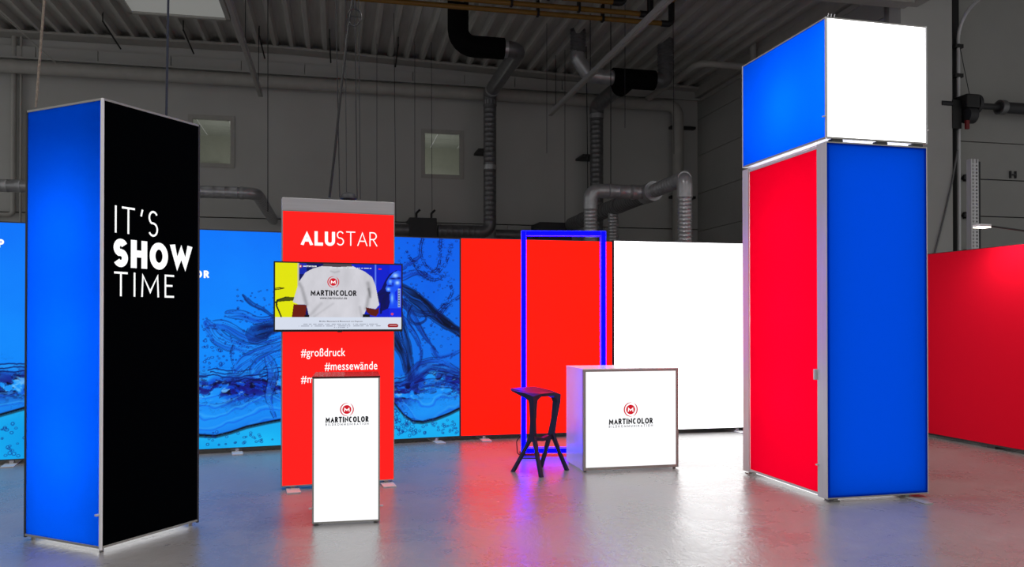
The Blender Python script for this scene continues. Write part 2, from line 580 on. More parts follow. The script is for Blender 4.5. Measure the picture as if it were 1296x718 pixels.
def in_poly(X, Y, P):
    ins = np.zeros(X.shape, bool); n = len(P); j = n - 1
    for i in range(n):
        xi, yi = P[i]; xj, yj = P[j]
        c = ((yi > Y) != (yj > Y)) & (X < (xj - xi) * (Y - yi) / (yj - yi + 1e-12) + xi)
        ins ^= c; j = i
    return ins


def curve(pts, n=40):
    """smooth Catmull-Rom curve through the points"""
    P = [pts[0]] + list(pts) + [pts[-1]]; out = []
    for i in range(1, len(P) - 2):
        for k in range(n // (len(pts) - 1) + 1):
            t = k / (n // (len(pts) - 1) + 1)
            q = []
            for c in (0, 1):
                a, b, d, e = P[i - 1][c], P[i][c], P[i + 1][c], P[i + 2][c]
                q.append(0.5 * ((2 * b) + (-a + d) * t + (2 * a - 5 * b + 4 * d - e) * t * t + (-a + 3 * b - 3 * d + e) * t ** 3))
            out.append(tuple(q))
    out.append(pts[-1])
    return out


# ================================================================== THE HALL
HA = R(12.2)                       # the hall's back wall runs 12 degrees off the picture plane
H = Frame(0.0, 19.2, HA)           # local x along the back wall, y behind it (negative = towards the booth)
HL = (0, 19.2, 0)
RIDGE_T, RIDGE_Z = -5.2, 7.55
TC = 4.72                          # corner of back wall and side wall
SF = 7.2                           # the facing wall on the right stands this far in front of the back wall


def roof_z(t):
    return RIDGE_Z - (0.031 * (t - RIDGE_T) if t > RIDGE_T else 0.008 * (RIDGE_T - t))


def hall_px(px, py, s):
    """point of the plane s metres in front of the back wall seen at a photo pixel -> local (t, -s, z)"""
    t, z = H.px(px, py, -s)
    return Vector((t, -s, z))


def level_px(px, py, z):
    d = ray(px, py); p = CAM + d * ((z - CAM.z) / d.z)
    return H.loc(p)


# floor
mb = MB(); mb.box(-14, 14, -6, 24, -0.1, 0.0)
struct(mb.build('floor', M['floor']))

# back wall with two window openings, joint between lower and upper course
WIN = [(238, 144.5, 297, 213), (533, 163, 586.5, 227)]
wr = []
for x0, y0, x1, y1 in WIN:
    a, b = hall_px(x0, y0, 0), hall_px(x1, y1, 0)
    wr.append((a.x, b.x, b.z, a.z))
SEAM = hall_px(500, 281, 0).z
wall_back = struct(bpy.data.objects.new('wall_back', None)); COL.objects.link(wall_back)
wall_back.location = HL; wall_back.rotation_euler = (0, 0, HA)
TL = -12.5
mb = MB(); mb.box(TL, TC + 0.0, 0.16, 0.2, 0, SEAM + 0.02)
mb.build('joint_backing', M['dark'], wall_back)
edges_t = [TL, -9.8, -7.4, -4.9, -2.5, -0.1, 2.3, TC]
for a, b in zip(edges_t, edges_t[1:]):
    mb = MB(); mb.box(a + 0.004, b - 0.004, 0.0, 0.16, 0.0, SEAM - 0.012)
    mb.build('panel', M['wall'], wall_back)
# upper course, split round the windows
cuts = [TL, wr[0][0], wr[0][1], wr[1][0], wr[1][1], TC]
mb = MB()
for i, (a, b) in enumerate(zip(cuts, cuts[1:])):
    if i in (1, 3):
        w = wr[0] if i == 1 else wr[1]
        mb.box(a, b, 0.0, 0.16, SEAM + 0.012, w[2]); mb.box(a, b, 0.0, 0.16, w[3], 7.7)
    else:
        mb.box(a, b, 0.0, 0.16, SEAM + 0.012, 7.7)
mb.build('upper_wall', M['wall'], wall_back)
# fascia panels above the rain pipe
FZ0 = hall_px(400, 96, 0.12).z
fe = [TL, -10.2, -9.0, -7.55, -6.1, -4.75, -3.55, -2.35, -1.15, 0.05, 1.2, 2.4, 3.55, TC]
for a, b in zip(fe, fe[1:]):
    mb = MB(); mb.box(a + 0.008, b - 0.008, -0.1, 0.0, FZ0, 7.24)
    mb.build('panel', M['fascia'], wall_back)

for i, (a, b, c, d) in enumerate(wr):
    w = struct(empty('window_%d' % (i + 1), HL, HA, None, None))
    f = 0.09; mb = MB()
    mb.box(a, b, -0.02, 0.08, c, c + f); mb.box(a, b, -0.02, 0.08, d - f, d)
    mb.box(a, a + f, -0.02, 0.08, c + f, d - f); mb.box(b - f, b, -0.02, 0.08, c + f, d - f)
    mb.build('window_frame', M['steel_paint'], w)
    mb = MB(); mb.box(a + f, b - f, 0.03, 0.04, c + f, d - f)
    mb.build('pane', M['pane'], w)
    # the lit office seen through the pane
    mb = MB()
    xa, xb, za, zb, yb = a - 1.6, b + 2.6, c - 0.8, d + 0.35, 3.6
    mb.add([(xa, .17, za), (xb, .17, za), (xb, yb, za), (xa, yb, za), (xa, .17, zb), (xb, .17, zb), (xb, yb, zb), (xa, yb, zb)],
           [(0, 1, 2, 3), (0, 3, 7, 4), (1, 5, 6, 2), (2, 6, 7, 3)])
    mb.box(xa + .3, xa + 1.9, yb - .25, yb - .02, za, c + 0.55)
    mb.build('office_wall', M['office'], w)
    nx = 7; ny = 6
    for p in range(nx):
        for q in range(ny):
            mb = MB()
            x0 = xa + (xb - xa) * p / nx; x1 = xa + (xb - xa) * (p + 1) / nx
            y0 = 0.17 + (yb - 0.17) * q / ny; y1 = 0.17 + (yb - 0.17) * (q + 1) / ny
            mb.box(x0 + 0.012, x1 - 0.012, y0 + 0.012, y1 - 0.012, zb - 0.02, zb)
            mb.build('ceiling_tile', M['office_tile'], w)
    ld = bpy.data.lights.new('office_light', 'AREA'); ld.energy = 11.0; ld.size = 1.2; ld.color = (1, .99, 0.96)
    lo = bpy.data.objects.new('office_light', ld); COL.objects.link(lo); lo.parent = w
    lo.location = ((a + b) / 2, 2.0, za + 0.3); lo.rotation_euler = (math.pi, 0, 0)

# side wall on the right, horizontal courses
side = struct(bpy.data.objects.new('wall_right', None)); COL.objects.link(side)
side.location = HL; side.rotation_euler = (0, 0, HA)
z = 0.0
zs = [0.0, 0.93, 1.86, 2.79, 3.73, 4.66, 5.6, 6.5, 7.35]
for a, b in zip(zs, zs[1:]):
    mb = MB(); mb.box(TC, TC + 0.15, -SF - 0.15, 0.2, a + 0.006, b - 0.006)
    mb.build('panel', M['wall_side'], side)
mb = MB(); mb.box(TC + .1, TC + 0.14, -SF, 0.2, 0, 7.3); mb.build('joint_backing', M['dark'], side)

# facing wall on the far right with pillar
fw = struct(bpy.data.objects.new('wall_front_right', None)); COL.objects.link(fw)
fw.location = HL; fw.rotation_euler = (0, 0, HA)
P1188 = hall_px(1190, 300, SF).x; P1205 = hall_px(1204, 300, SF).x; P1217 = hall_px(1216, 300, SF).x
ZD = hall_px(1216, 178, SF).z
mb = MB(); mb.box(TC, P1217, -SF, -SF + 0.15, 0, 7.4); mb.box(P1217, 13.5, -SF, -SF + 0.15, ZD, 7.4)
mb.build('wall_sheet', M['wall_side'], fw)
mb = MB(); mb.box(TC - 0.02, P1188, -SF - 0.28, -SF, 0, 7.2)
mb.build('pillar', M['wall'], fw)
# sectional door
MB().box(P1217, 13.4, -SF + .10, -SF + .14, 0, ZD).build('door_backing', M['dark'], fw)  # added dark sheet, blocks outside light in the door seams
dr = struct(empty('door_1', HL, HA, None, None))
zz = ZD; k = 0
while zz > 0.05:
    z0 = max(0.0, zz - 0.62)
    mb = MB(); mb.box(P1217 + 0.01, 13.3, -SF + 0.03, -SF + 0.09, z0 + 0.008, zz - 0.008, bev=0.006)
    mb.build('panel', M['wall_side'], dr)
    for xx in (P1217 + 0.12,):
        mb = MB(); mb.box(xx - .05, xx + .05, -SF - .03, -SF + .04, z0 - 0.05, z0 + 0.06, bev=.008); mb.box(xx - .10, xx - .03, -SF - .06, -SF - .01, z0 - 0.03, z0 + 0.03)
        mb.build('hinge', M['black'], dr)
    zz = z0
hp = hall_px(1283, 221, SF)
mb = MB()
for dx in (-.05, .05):
    mb.box(hp.x + dx - .012, hp.x + dx + .012, -SF + .0, -SF + .03, hp.z - .06, hp.z + .06)
mb.box(hp.x - .05, hp.x + .05, -SF + .0, -SF + .03, hp.z - .012, hp.z + .012)
mb.build('grip', M['dark'], dr)

# ceiling: trapezoidal roof deck running from the back wall towards the viewer
PER = 0.36
tmin, tmax, S0, S1 = TL, 12.5, -0.2, 16.0
n = int((tmax - tmin) / PER)
prof = []
for i in range(n):
    t0 = tmin + i * PER
    for dt, dz in ((0.0, 0.12), (0.20, 0.12), (0.245, 0.0), (0.315, 0.0)):
        prof.append((t0 + dt, dz))
mb = MB(); vs = []; fs = []
for (t, dz) in prof:
    zc = roof_z(t) + dz
    vs += [(t, -S0, zc), (t, -S1, zc)]
for i in range(len(prof) - 1):
    fs.append((2 * i, 2 * i + 1, 2 * i + 3, 2 * i + 2))
mb.add(vs, fs)
struct(mb.build('ceiling', M['deck'], None, loc=HL, rot=HA))
# skylight set below the deck
a = level_px(164, 8, 7.50); b = level_px(290, 18, 7.50)
sk = struct(empty('window_3', HL, HA, None, None))
sx0, sx1, sy1 = a.x, b.x, min(a.y, b.y)
mb = MB(); mb.box(sx0 + .05, sx1 - .05, sy1 - 5.0, sy1 - .05, 7.40, 7.44)
mb.build('skylight_panel', M['skylight'], sk)
mb = MB()
mb.box(sx0 - .03, sx1 + .03, sy1 - .05, sy1 + .03, 7.36, 7.7); mb.box(sx0 - .03, sx0 + .05, sy1 - 5.0, sy1, 7.36, 7.7); mb.box(sx1 - .05, sx1 + .03, sy1 - 5, sy1, 7.36, 7.7)
mb.box(sx0 - .03, sx1 + .03, sy1 - 5.08, sy1 - 5, 7.36, 7.7)
mb.build('curb', M['steel_paint'], sk)
# eaves angle along the wall top, and girder over the pillar
mb = MB(); mb.add([(TL, -.02, roof_z(TL)), (TL, -.30, roof_z(TL)), (RIDGE_T, -.02, RIDGE_Z), (RIDGE_T, -.30, RIDGE_Z), (TC, -.02, roof_z(TC)), (TC, -.30, roof_z(TC))] +
                  [(TL, -.02, roof_z(TL) - .09), (TL, -.30, roof_z(TL) - .05), (RIDGE_T, -.02, RIDGE_Z - .09), (RIDGE_T, -.30, RIDGE_Z - .05), (TC, -.02, roof_z(TC) - .09), (TC, -.30, roof_z(TC) - .05)],
                  [(0, 1, 3, 2), (2, 3, 5, 4), (6, 8, 9, 7), (8, 10, 11, 9), (1, 7, 9, 3), (3, 9, 11, 5), (0, 2, 8, 6), (2, 4, 10, 8)])
struct(mb.build('trim_1', M['steel_paint'], None, loc=HL, rot=HA))
g = hall_px(1144, 11, SF + 0.3)
mb = MB(); mb.box(g.x - 6.0, g.x, -SF - 0.55, -SF - 0.3, g.z, 7.25); mb.box(g.x, g.x + .25, -SF - .6, -SF - .28, g.z + .05, 7.2)
struct(mb.build('trim_2', M['steel_paint'], None, loc=HL, rot=HA))
mb = MB(); mb.box(TC - .12, TC, -SF, -.1, roof_z(TC) - .22, roof_z(TC)); mb.box(TC - .05, TC, -SF, -.1, roof_z(TC) - .34, roof_z(TC) - .25)
struct(mb.build('trim_3', M['steel_paint'], None, loc=HL, rot=HA))


# ================================================================== SERVICES ON THE WALL AND ROOF
def hall_thing(name, label, cat, group=None):
    return empty(name, HL, HA, label, cat, group)


def spiral(pts, r, bend=0.0, n=14, pitch=0.11, rib=0.006):
    """round duct with spiral lock seams on its straight runs"""
    P = fillet(pts, bend, 7) if bend else [Vector(p) for p in pts]
    out = []; rad = []
    for a, b in zip(P, P[1:]):
        L_ = (b - a).length
        if L_ > 0.35:
            k = max(1, int(L_ / pitch)); d = (b - a) / k
            out.append(a); rad.append(r)
            for i in range(k):
                c = a + d * (i + 0.5)
                u = d.normalized() * 0.012
                out += [c - u, c, c + u]; rad += [r, r + rib, r]
            out.append(b); rad.append(r)
        else:
            out.append(a); rad.append(r)
    out.append(P[-1]); rad.append(r)
    o2, r2 = [out[0]], [rad[0]]
    for p, q in zip(out[1:], rad[1:]):
        if (p - o2[-1]).length > 1e-4:
            o2.append(p); r2.append(q)
    m_ = MB(); m_.tube(o2, r, n, rf=lambda i: r2[i])
    return m_


def collar(p, d, r, parent, m, w=0.05):
    p = Vector(p); d = Vector(d).normalized()
    MB().tube([p - d * w, p + d * w], r, 14).build('collar', m, parent, smooth=True)


# rain pipe along the back wall below the fascia, elbow down at the corner
c0 = hall_px(0, 83, 0.2); c1 = hall_px(858, 139, 0.31)
pz = hall_px(400, 107, .31).z
PX = c1.x
t = hall_thing('rain_pipe', 'long grey rain pipe along the top of the back wall, turning down beside the corner', 'pipe')
MB().tube(fillet([(TL, -.31, pz), (PX, -.31, pz), (PX, -.31, 0)], .25), .135, 16).build('pipe_run', M['steel_paint'], t, smooth=True)
MB().box(TL, TC, -.24, -.15, FZ0 - .05, FZ0 - .01).build('ledge', M['fascia'], t)
for py in (162, 250):
    q = hall_px(865, py, .1)
    MB().box(q.x - .35, q.x + .3, -.16, 0.0, q.z - .03, q.z + .03).build('bracket', M['black'], t)

# duct by the middle window: up the wall, forward, black sleeve, up through the roof
def duct(name, label, group=None):
    return hall_thing(name, label, 'duct', group)


d1 = duct('air_duct', 'tall round metal duct right of the middle window with black sleeve at the top left')
e = hall_px(620, 118, .62); zt = e.z; bt = hall_px(620, 294, .62); fb = hall_px(554, 294, .62)
fwd = level_px(640, 62, zt); s_f = -fwd.y
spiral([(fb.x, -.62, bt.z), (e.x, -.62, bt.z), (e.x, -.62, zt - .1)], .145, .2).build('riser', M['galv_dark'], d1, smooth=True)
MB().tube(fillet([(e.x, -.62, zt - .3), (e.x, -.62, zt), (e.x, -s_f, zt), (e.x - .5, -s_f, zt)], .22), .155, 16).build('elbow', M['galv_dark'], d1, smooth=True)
lx = level_px(584, 48, zt).x
MB().tube(fillet([(e.x - .3, -s_f, zt), (lx, -s_f, zt), (lx, -s_f, 7.75)], .30), .20, 16).build('sleeve', M['rubber'], d1, smooth=True)
for zc in (zt - .22, 5.0):
    collar((e.x, -.62, zc), (0, 0, 1), .155, d1, M['galv'])
collar((e.x, -.62 - .35, zt), (0, 1, 0), .165, d1, M['galv'])
collar((e.x - .28, -s_f, zt), (1, 0, 0), .168, d1, M['galv'])
q = hall_px(606, 195, .1); MB().box(q.x - .1, q.x + .2, -.6, 0, q.z - .025, q.z + .025).build('bracket', M['black'], d1)

d2 = duct('air_duct', 'round metal duct right of the tall one, rising to a black tee under the roof')
e = hall_px(755, 134, .62); zt = e.z
fwd = level_px(797, 100, zt); s_f = -fwd.y
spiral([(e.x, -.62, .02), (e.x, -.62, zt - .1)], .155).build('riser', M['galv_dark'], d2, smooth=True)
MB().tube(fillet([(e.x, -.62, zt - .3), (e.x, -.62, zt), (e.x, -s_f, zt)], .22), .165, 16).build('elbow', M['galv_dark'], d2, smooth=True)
a = level_px(776, 98, zt).x; b = level_px(828, 102, zt).x
MB().tube([(a, -s_f, zt), (b, -s_f, zt)], .205, 18).build('sleeve', M['rubber'], d2, smooth=True)
MB().tube([(e.x, -s_f + .55, zt - .02), (e.x, -s_f, zt)], .20, 16).build('sleeve_branch', M['rubber'], d2, smooth=True)
cl = level_px(749, 78, zt).x; cr = level_px(852, 96, zt).x
MB().tube(fillet([(a + .05, -s_f, zt), (cl + .22, -s_f, zt + .02), (cl - .02, -s_f, zt + .36), (cl, -s_f, zt + .55)], .15), .15, 14).build('elbow', M['galv'], d2, smooth=True)
spiral([(cl, -s_f, zt + .45), (cl, -s_f, 7.6)], .155, pitch=.07, rib=.012).build('flexible_hose', M['galv_dark'], d2, smooth=True)
spiral(fillet([(b - .02, -s_f, zt), (cr, -s_f, zt), (cr, -s_f, zt + .5)], .28), .16, pitch=.07, rib=.012).build('elbow', M['galv_dark'], d2, smooth=True)
spiral([(cr, -s_f, zt + .3), (cr, -s_f, 7.6)], .165, pitch=.07, rib=.012).build('flexible_hose', M['galv_dark'], d2, smooth=True)
collar((e.x, -.62, zt - .25), (0, 0, 1), .168, d2, M['galv'])
q = hall_px(740, 202, .1); MB().box(q.x - .2, q.x + .2, -.6, 0, q.z - .025, q.z + .025).build('bracket', M['black'], d2)

# loop of spiral ducts above the white lightbox wall
d3 = duct('air_duct', 'bright spiral duct with tee and bends above the white lightbox wall')
T = at(822, 244, 14.0); zt = T.z; T = H.loc(T)
F3 = level_px(873, 226, zt)
W3 = (T.x, -0.2, zt)
fx = T.x
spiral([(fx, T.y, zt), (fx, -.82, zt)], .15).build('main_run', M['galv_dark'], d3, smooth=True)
spiral([(fx, T.y + .1, zt), (fx, F3.y, zt)], .115).build('front_run', M['galv'], d3, smooth=True)
MB().tube(fillet([(fx, F3.y + .25, zt), (fx, F3.y, zt), (fx, F3.y, zt - .3)], .2, 8), .122, 18).build('bend', M['galv'], d3, smooth=True)
spiral([(fx, F3.y, zt - .22), (fx, F3.y, 0.02)], .108, pitch=.06, rib=.008).build('dropper', M['galv'], d3, smooth=True)
lx = level_px(750, 240, zt).x
spiral([(fx - .1, T.y, zt), (lx + .2, T.y, zt)], .118, pitch=.16, rib=.008).build('cross_run', M['galv'], d3, smooth=True)
MB().tube(fillet([(lx + .3, T.y, zt), (lx, T.y, zt), (lx, T.y, zt - .32)], .22, 8), .122, 18).build('bend', M['galv'], d3, smooth=True)
spiral([(lx, T.y, zt - .25), (lx, T.y, 0.02)], .112, pitch=.06, rib=.008).build('dropper', M['galv'], d3, smooth=True)
MB().tube([(fx, T.y - .2, zt), (fx, T.y + .2, zt)], .17, 18).build('tee', M['galv'], d3, smooth=True)
b3 = level_px(785, 263, zt)
spiral([(fx, b3.y, zt - .1), (fx, b3.y, 0.02)], .10, pitch=.06, rib=.008).build('dropper', M['galv'], d3, smooth=True)
for yy in (b3.y - .35, b3.y + .35, b3.y + 2.0):
    collar((fx, yy, zt), (0, 1, 0), .163, d3, M['galv_dark'])
for xx in (fx - .3, lx + .35):
    collar((xx, T.y, zt), (1, 0, 0), .13, d3, M['galv'], .03)

# level duct on the left, passing behind the black tower
d4 = duct('air_duct', 'level spiral duct behind the black and blue tower, bending back behind the red stand')
p0 = at(290, 244, 14.2); zt = p0.z; p0 = H.loc(p0)
bx = level_px(326, 247, zt).x
spiral([(TL + .2, p0.y, zt), (bx, p0.y, zt), (bx, -.03, zt)], .105, .22, pitch=.2).build('duct_run', M['galv'], d4, smooth=True)
for xx in (bx - .25, bx - 1.6, bx - 4.3):
    collar((xx, p0.y, zt), (1, 0, 0), .114, d4, M['galv'], .025)

# drain pipe under the roof near the corner
d5 = hall_thing('drain_pipe', 'thin grey drain pipe under the roof, leading to the top of the right tower', 'pipe')
b5 = level_px(884, 80, 6.85); b6 = level_px(956, 84, 6.85)
MB().tube(fillet([(b5.x, -.1, 6.85), (b5.x, b5.y, 6.85), (b6.x - .02, b5.y, 6.85), (b6.x - .02, b5.y, 7.5)], .2), .07, 12).build('pipe_run', M['steel_paint'], d5, smooth=True)
collar((b6.x - .02, b5.y, 6.95), (0, 0, 1), .085, d5, M['steel_paint'])

# conduits at far left
for i, (px, lab) in enumerate(((17, 'thicker grey conduit at the far left edge of the back wall'), (26, 'thinner grey conduit at the far left, right of the thicker one'))):
    q = hall_px(px, 200, .1); zb = hall_px(px, 272 if i == 0 else 330, .1).z
    o = MB().tube(fillet([(q.x, -.09, roof_z(q.x) - .02), (q.x, -.09, zb), (q.x - (1.2 if i == 0 else .05), -.09, zb - (0 if i == 0 else 2.0))], .1), .05 if i == 0 else .025, 10).build('conduit', M['steel_paint'], None, smooth=True, loc=HL, rot=HA)
    tag(o, lab, 'pipe')

# gas pipes under the roof
def gas(pts_px, zc, label):
    g_ = hall_thing('gas_pipe', label, 'pipe', None)
    P = [level_px(x, y, zc) for x, y in pts_px]
    yy = P[-1].y
    Pn = [Vector((P[0].x - 2.5, yy, zc)), Vector((P[-1].x, yy, zc))]
    MB().tube(Pn, .045, 10).build('pipe_run', M['yellow'], g_, smooth=True)
    e_ = Pn[-1]
    MB().tube(fillet([e_ + Vector((-.08, 0, 0)), e_ + Vector((.12, 0, 0)), e_ + Vector((.12, 0, .45))], .08), .058, 10).build('elbow', M['black'], g_, smooth=True)
    MB().tube([e_ + Vector((.12, 0, .42)), e_ + Vector((.12, -3.5, .42))], .045, 10).build('return_pipe', M['yellow'], g_, smooth=True)
    for f in (1.2, 2.4):
        MB().box(e_.x - f - .02, e_.x - f + .02, yy - .055, yy + .055, zc - .055, zc + .25).build('clip', M['black'], g_)
    return g_


gas([(560, 1), (842, 30)], 6.95, 'lowest yellow gas pipe, the longest of three, ending above the black tee')
gas([(658, 0), (815, 18)], 6.95, 'yellow gas pipe in the middle of the three under the roof')
gas([(725, 0), (781, 3)], 6.95, 'yellow gas pipe cut by the top edge of the photo')

# luminaire rails
def rail(p_end, p_far, z_, label):
    r_ = hall_thing('light_rail', label, 'light rail', 'hanging light rails')
    a = level_px(*p_end, z_)
    MB().box(a.x - .045, a.x + .045, -13.5, a.y, z_ - .03, z_ + .05).build('rail_body', M['alu_matt'], r_)
    MB().box(a.x - .03, a.x + .03, -13.4, a.y - .1, z_ - .045, z_ - .03).build('lamp_strip', M['steel_paint'], r_)
    for f in (0.5, 3.0, 6.0):
        MB().tube([(a.x, a.y - f, z_), (a.x, a.y - f, roof_z(a.x) + .02)], .008, 6).build('hanger', M['wire'], r_)


rail((330, 121), None, 6.3, 'thin grey light rail hanging left of the red stand, pointing at the back wall')
rail((696, 145), None, 6.2, 'thin grey light rail crossing in front of the black duct tee')

# dark units above the lightbox walls
u = hall_thing('fan_unit', 'dark square fan box on the back wall above the blue lightbox wall', 'fan box')
a = hall_px(518, 275, .8); b = hall_px(553, 302, .8)
MB().tube([(a.x - .7, -.62, bt.z), (a.x, -.62, bt.z)], .14, 14).build('inlet', M['galv_dark'], u, smooth=True)
MB().box(a.x, b.x, -.8, -.02, b.z, a.z, bev=.02).build('housing', M['dark'], u)
for px in (527, 546):
    q = hall_px(px, 275, .6)
    MB().tube(fillet([(q.x, -.6, a.z - .02), (q.x, -.6, a.z + .12), (q.x + .08, -.6, a.z + .2)], .05), .025, 8).build('hook', M['black'], u, smooth=True)
u = hall_thing('fan_unit', 'dark low fan box on the back wall behind the blue light frame', 'fan box')
a = hall_px(682, 281, .8); b = hall_px(724, 310, .8)
MB().box(a.x, b.x, -.8, -.02, b.z, a.z, bev=.02).build('housing', M['dark'], u)
MB().tube([(a.x - .02, -.25, a.z - .25), (a.x - .9, -.25, a.z - .25)], .12, 12).build('outlet', M['galv_dark'], u, smooth=True)

# hooks and tie hangers under the deck (visible small ironwork)
for px, py, lab in ((130, 27, 'dark strut hook under the roof above the left tower'), (232, 38, 'dark strut hook under the roof right of the skylight edge'), (328, 45, 'dark strut hook under the roof above the left light rail'), (417, 49, 'dark strut hook under the roof above the red stand'), (504, 57, 'dark strut hook under the roof left of the black sleeve')):
    z_ = 7.42; a = level_px(px, py, z_)
    o = MB().tube([(a.x, a.y, z_), (a.x + .02, -.15, z_ - .12)], .017, 8).tube([(a.x, a.y, z_ - .02), (a.x, a.y, z_ + .2)], .012, 6).build('roof_strut', M['black'], None, loc=HL, rot=HA)
    tag(o, lab, 'strut')

p_ = hall_px(71, 80, .5); q_ = level_px(0, 16, 7.45)
o = MB().tube([p_, q_], .012, 6).build('brace_rod', M['steel_paint'], None, loc=HL, rot=HA)
tag(o, 'thin slanting brace rod under the roof at the top left corner', 'rod')

# hanging wires
def wire(px, y_top, px_b, y_bot, Y, r, m, label, name='hanging_wire', cat='wire'):
    A = at(px, y_top, Y); B = at(px_b, y_bot, Y)
    d = (A - B); ztop = roof_z(H.loc(A).x) + 0.11
    A = B + d * ((ztop - B.z) / d.z)
    o = MB().tube([A, B], r, 6).build(name, m, None)
    return tag(o, label, cat)


wire(339, 0, 339, 268, 15.0, .008, M['wire'], 'thin wire hanging just left of the red stand')
wire(477, 117, 477, 256, 17.5, .006, M['wire'], 'thin wire hanging above the right half of the red stand')
wire(499, 70, 501, 282, 16.0, .006, M['wire'], 'thin wire hanging at the right edge of the red stand')
wire(525, 80, 525, 276, 17.6, .006, M['wire'], 'thin wire hanging to the left hook of the fan box')
wire(546, 84, 547, 276, 17.6, .006, M['wire'], 'thin wire hanging to the right hook of the fan box')
wire(692, 84, 692, 194, 16.0, .006, M['wire'], 'thin wire hanging below the end of the right light rail')
wire(715, 100, 715, 282, 17.5, .006, M['wire'], 'thin wire hanging left of the second duct riser')
wire(773, 70, 773, 238, 15.0, .009, M['black'], 'black cable hanging in front of the duct tee')
wire(791, 108, 791, 162, 15.0, .006, M['wire'], 'short thin wire hanging below the black duct tee')
wire(852, 40, 853, 195, 15.0, .006, M['wire'], 'thin wire hanging in front of the right duct hose')
wire(743, 150, 744, 240, 17.5, .01, M['black'], 'black cable running along the second duct riser')

# ================================================================== BLUE AND BLACK TOWER
O = floor_pt(127, 701)
def len_to(Fr, ax, px):
    lo, hi = 0.05, 4.0
    for _ in range(50):
        mid = (lo + hi) / 2; p = Fr.o + (Fr.ex if ax == 'x' else Fr.ey) * mid
        q = IW / 2 + FPX * p.x / p.y
        if (q < px) == (ax == 'x'): lo = mid
        else: hi = mid
    return (lo + hi) / 2


TA = Frame(O.x, O.y, R(64.6))
w1 = len_to(TA, 'x', 252); d1_ = len_to(TA, 'y', 32)
h1 = TA.px(130, 124)[1]
tw = empty('display_tower', TA.o, TA.a, 'tall square tower with blue side and black front reading show time, left foreground', 'display tower')
e_ = .012; zb = .03
MB().box(e_, w1 - e_, 0.0, .012, zb + .012, h1 - .012).build('black_panel', M['black_print'], tw)['label'] = 'black printed front with white words'
MB().add([(.004, e_, zb + .012), (.004, d1_ - e_, zb + .012), (.004, d1_ - e_, h1 - .012), (.004, e_, h1 - .012)], [(0, 1, 2, 3)]).build('blue_panel', M['blue_tower'], tw)['label'] = 'glowing blue side'
MB().box(e_, w1 - e_, d1_ - .012, d1_, zb + .012, h1 - .012).build('rear_panel', M['white_board'], tw)
MB().box(w1 - .012, w1, e_, d1_ - e_, zb + .012, h1 - .012).build('side_panel', M['white_board'], tw)
for x, y in ((0, 0), (w1 - e_, 0), (0, d1_ - e_), (w1 - e_, d1_ - e_)):
    MB().box(x - .002, x + e_ + .002, y - .002, y + e_ + .002, zb - .01, h1).build('corner_profile', M['white_board'] if (x, y) == (0, 0) else M['dark'], tw)
for z0, z1 in ((zb, zb + .014), (h1 - .014, h1)):
    pieces('edge_profile', M['alu_dark'], tw, [(e_, w1 - e_, -.003, .02, z0, z1), (-.003, .02, e_, d1_ - e_, z0, z1), (e_, w1 - e_, d1_ - .02, d1_, z0, z1), (w1 - .02, w1, e_, d1_ - e_, z0, z1)])
MB().box(.03, w1 - .03, .03, d1_ - .03, h1 - .03, h1 - .02).build('roof_sheet', M['dark'], tw)
MB().box(.04, w1 - .04, .04, d1_ - .04, zb - .006, zb - .001).build('base_light', M['led_white'], tw)['label'] = 'white light leaking out under the tower'
for x, y in ((.03, .03), (w1 - .05, .03), (.03, d1_ - .05), (w1 - .05, d1_ - .05)):
    MB().tube([(x + .01, y + .01, 0), (x + .01, y + .01, zb)], .014, 10).build('foot', M['alu_dark'], tw)
def at_face(Fr, px0, py_top, px1, py_bot):
    """text box on a front face from the photo: left, bottom, right, top"""
    x0, _ = Fr.px(px0, py_top); x1, _ = Fr.px(px1, py_top)
    pm = (px0 + px1) / 2
    return x0, Fr.px(pm, py_bot)[1], x1, Fr.px(pm, py_top)[1]


bp_ = [o for o in tw.children if o.name.startswith('black_panel')][0]
for word, bx_, wd_, gp in (("IT'S", (145, 264, 200, 297.5), .014, .26), ('SHOW', (143, 306.5, 242.5, 341), .048, .14), ('TIME', (144, 346, 220, 376), .014, .30)):
    mb = MB(); x0, z0, x1, z1 = at_face(TA, *bx_)
    thin_text(mb, word, x0, z0, x1, z1, -.003, wd_, gap=gp)
    mb.build('lettering', M['text_white'], bp_)
for zc in (.25,):
    MB().box(-.022, .0, .01, .03, zc - .006, zc + .006).build('latch', M['alu'], tw)

rp = at(45, 132, 5.9)
wire(56, 0, 45.5, 136, 5.55, .008, M['rope'], 'braided rope hanging at the left corner of the blue and black tower', 'hanging_rope', 'rope')
wire(213, 0, 210.5, 147, 5.85, .008, M['cable_blue'], 'dark blue cable hanging above the black tower front', 'hanging_cable', 'cable')

box_lamps(tw, [(w1 * .55, d1_ * .5, z_) for z_ in (.65, 1.4, 2.15)], 7.5)

# ================================================================== RIGHT TOWER: cabin and cube
O = floor_pt(1047, 637)
TB = Frame(O.x, O.y, R(13.6))
w2 = len_to(TB, 'x', 1174); d2_ = len_to(TB, 'y', 940)
hC = TB.px(1047, 179)[1]; hT0 = TB.px(1046, 175)[1]; hT = TB.px(1045, 21)[1]
cb = empty('display_cabin', TB.o, TB.a, 'tall cabin with blue front and red door side, under the blue and white cube', 'display cabin')
ft = TB.side(1034.5, 500)[0]; bt_ = TB.side(947.5, 450)[0]
zb = .03
MB().add([(.006, .002, zb + .01), (w2 - .006, .002, zb + .01), (w2 - .006, .002, hC - .01), (.006, .002, hC - .01)], [(0, 1, 2, 3)]).build('blue_panel', M['blue_front'], cb)['label'] = 'glowing blue front'
mb = MB()
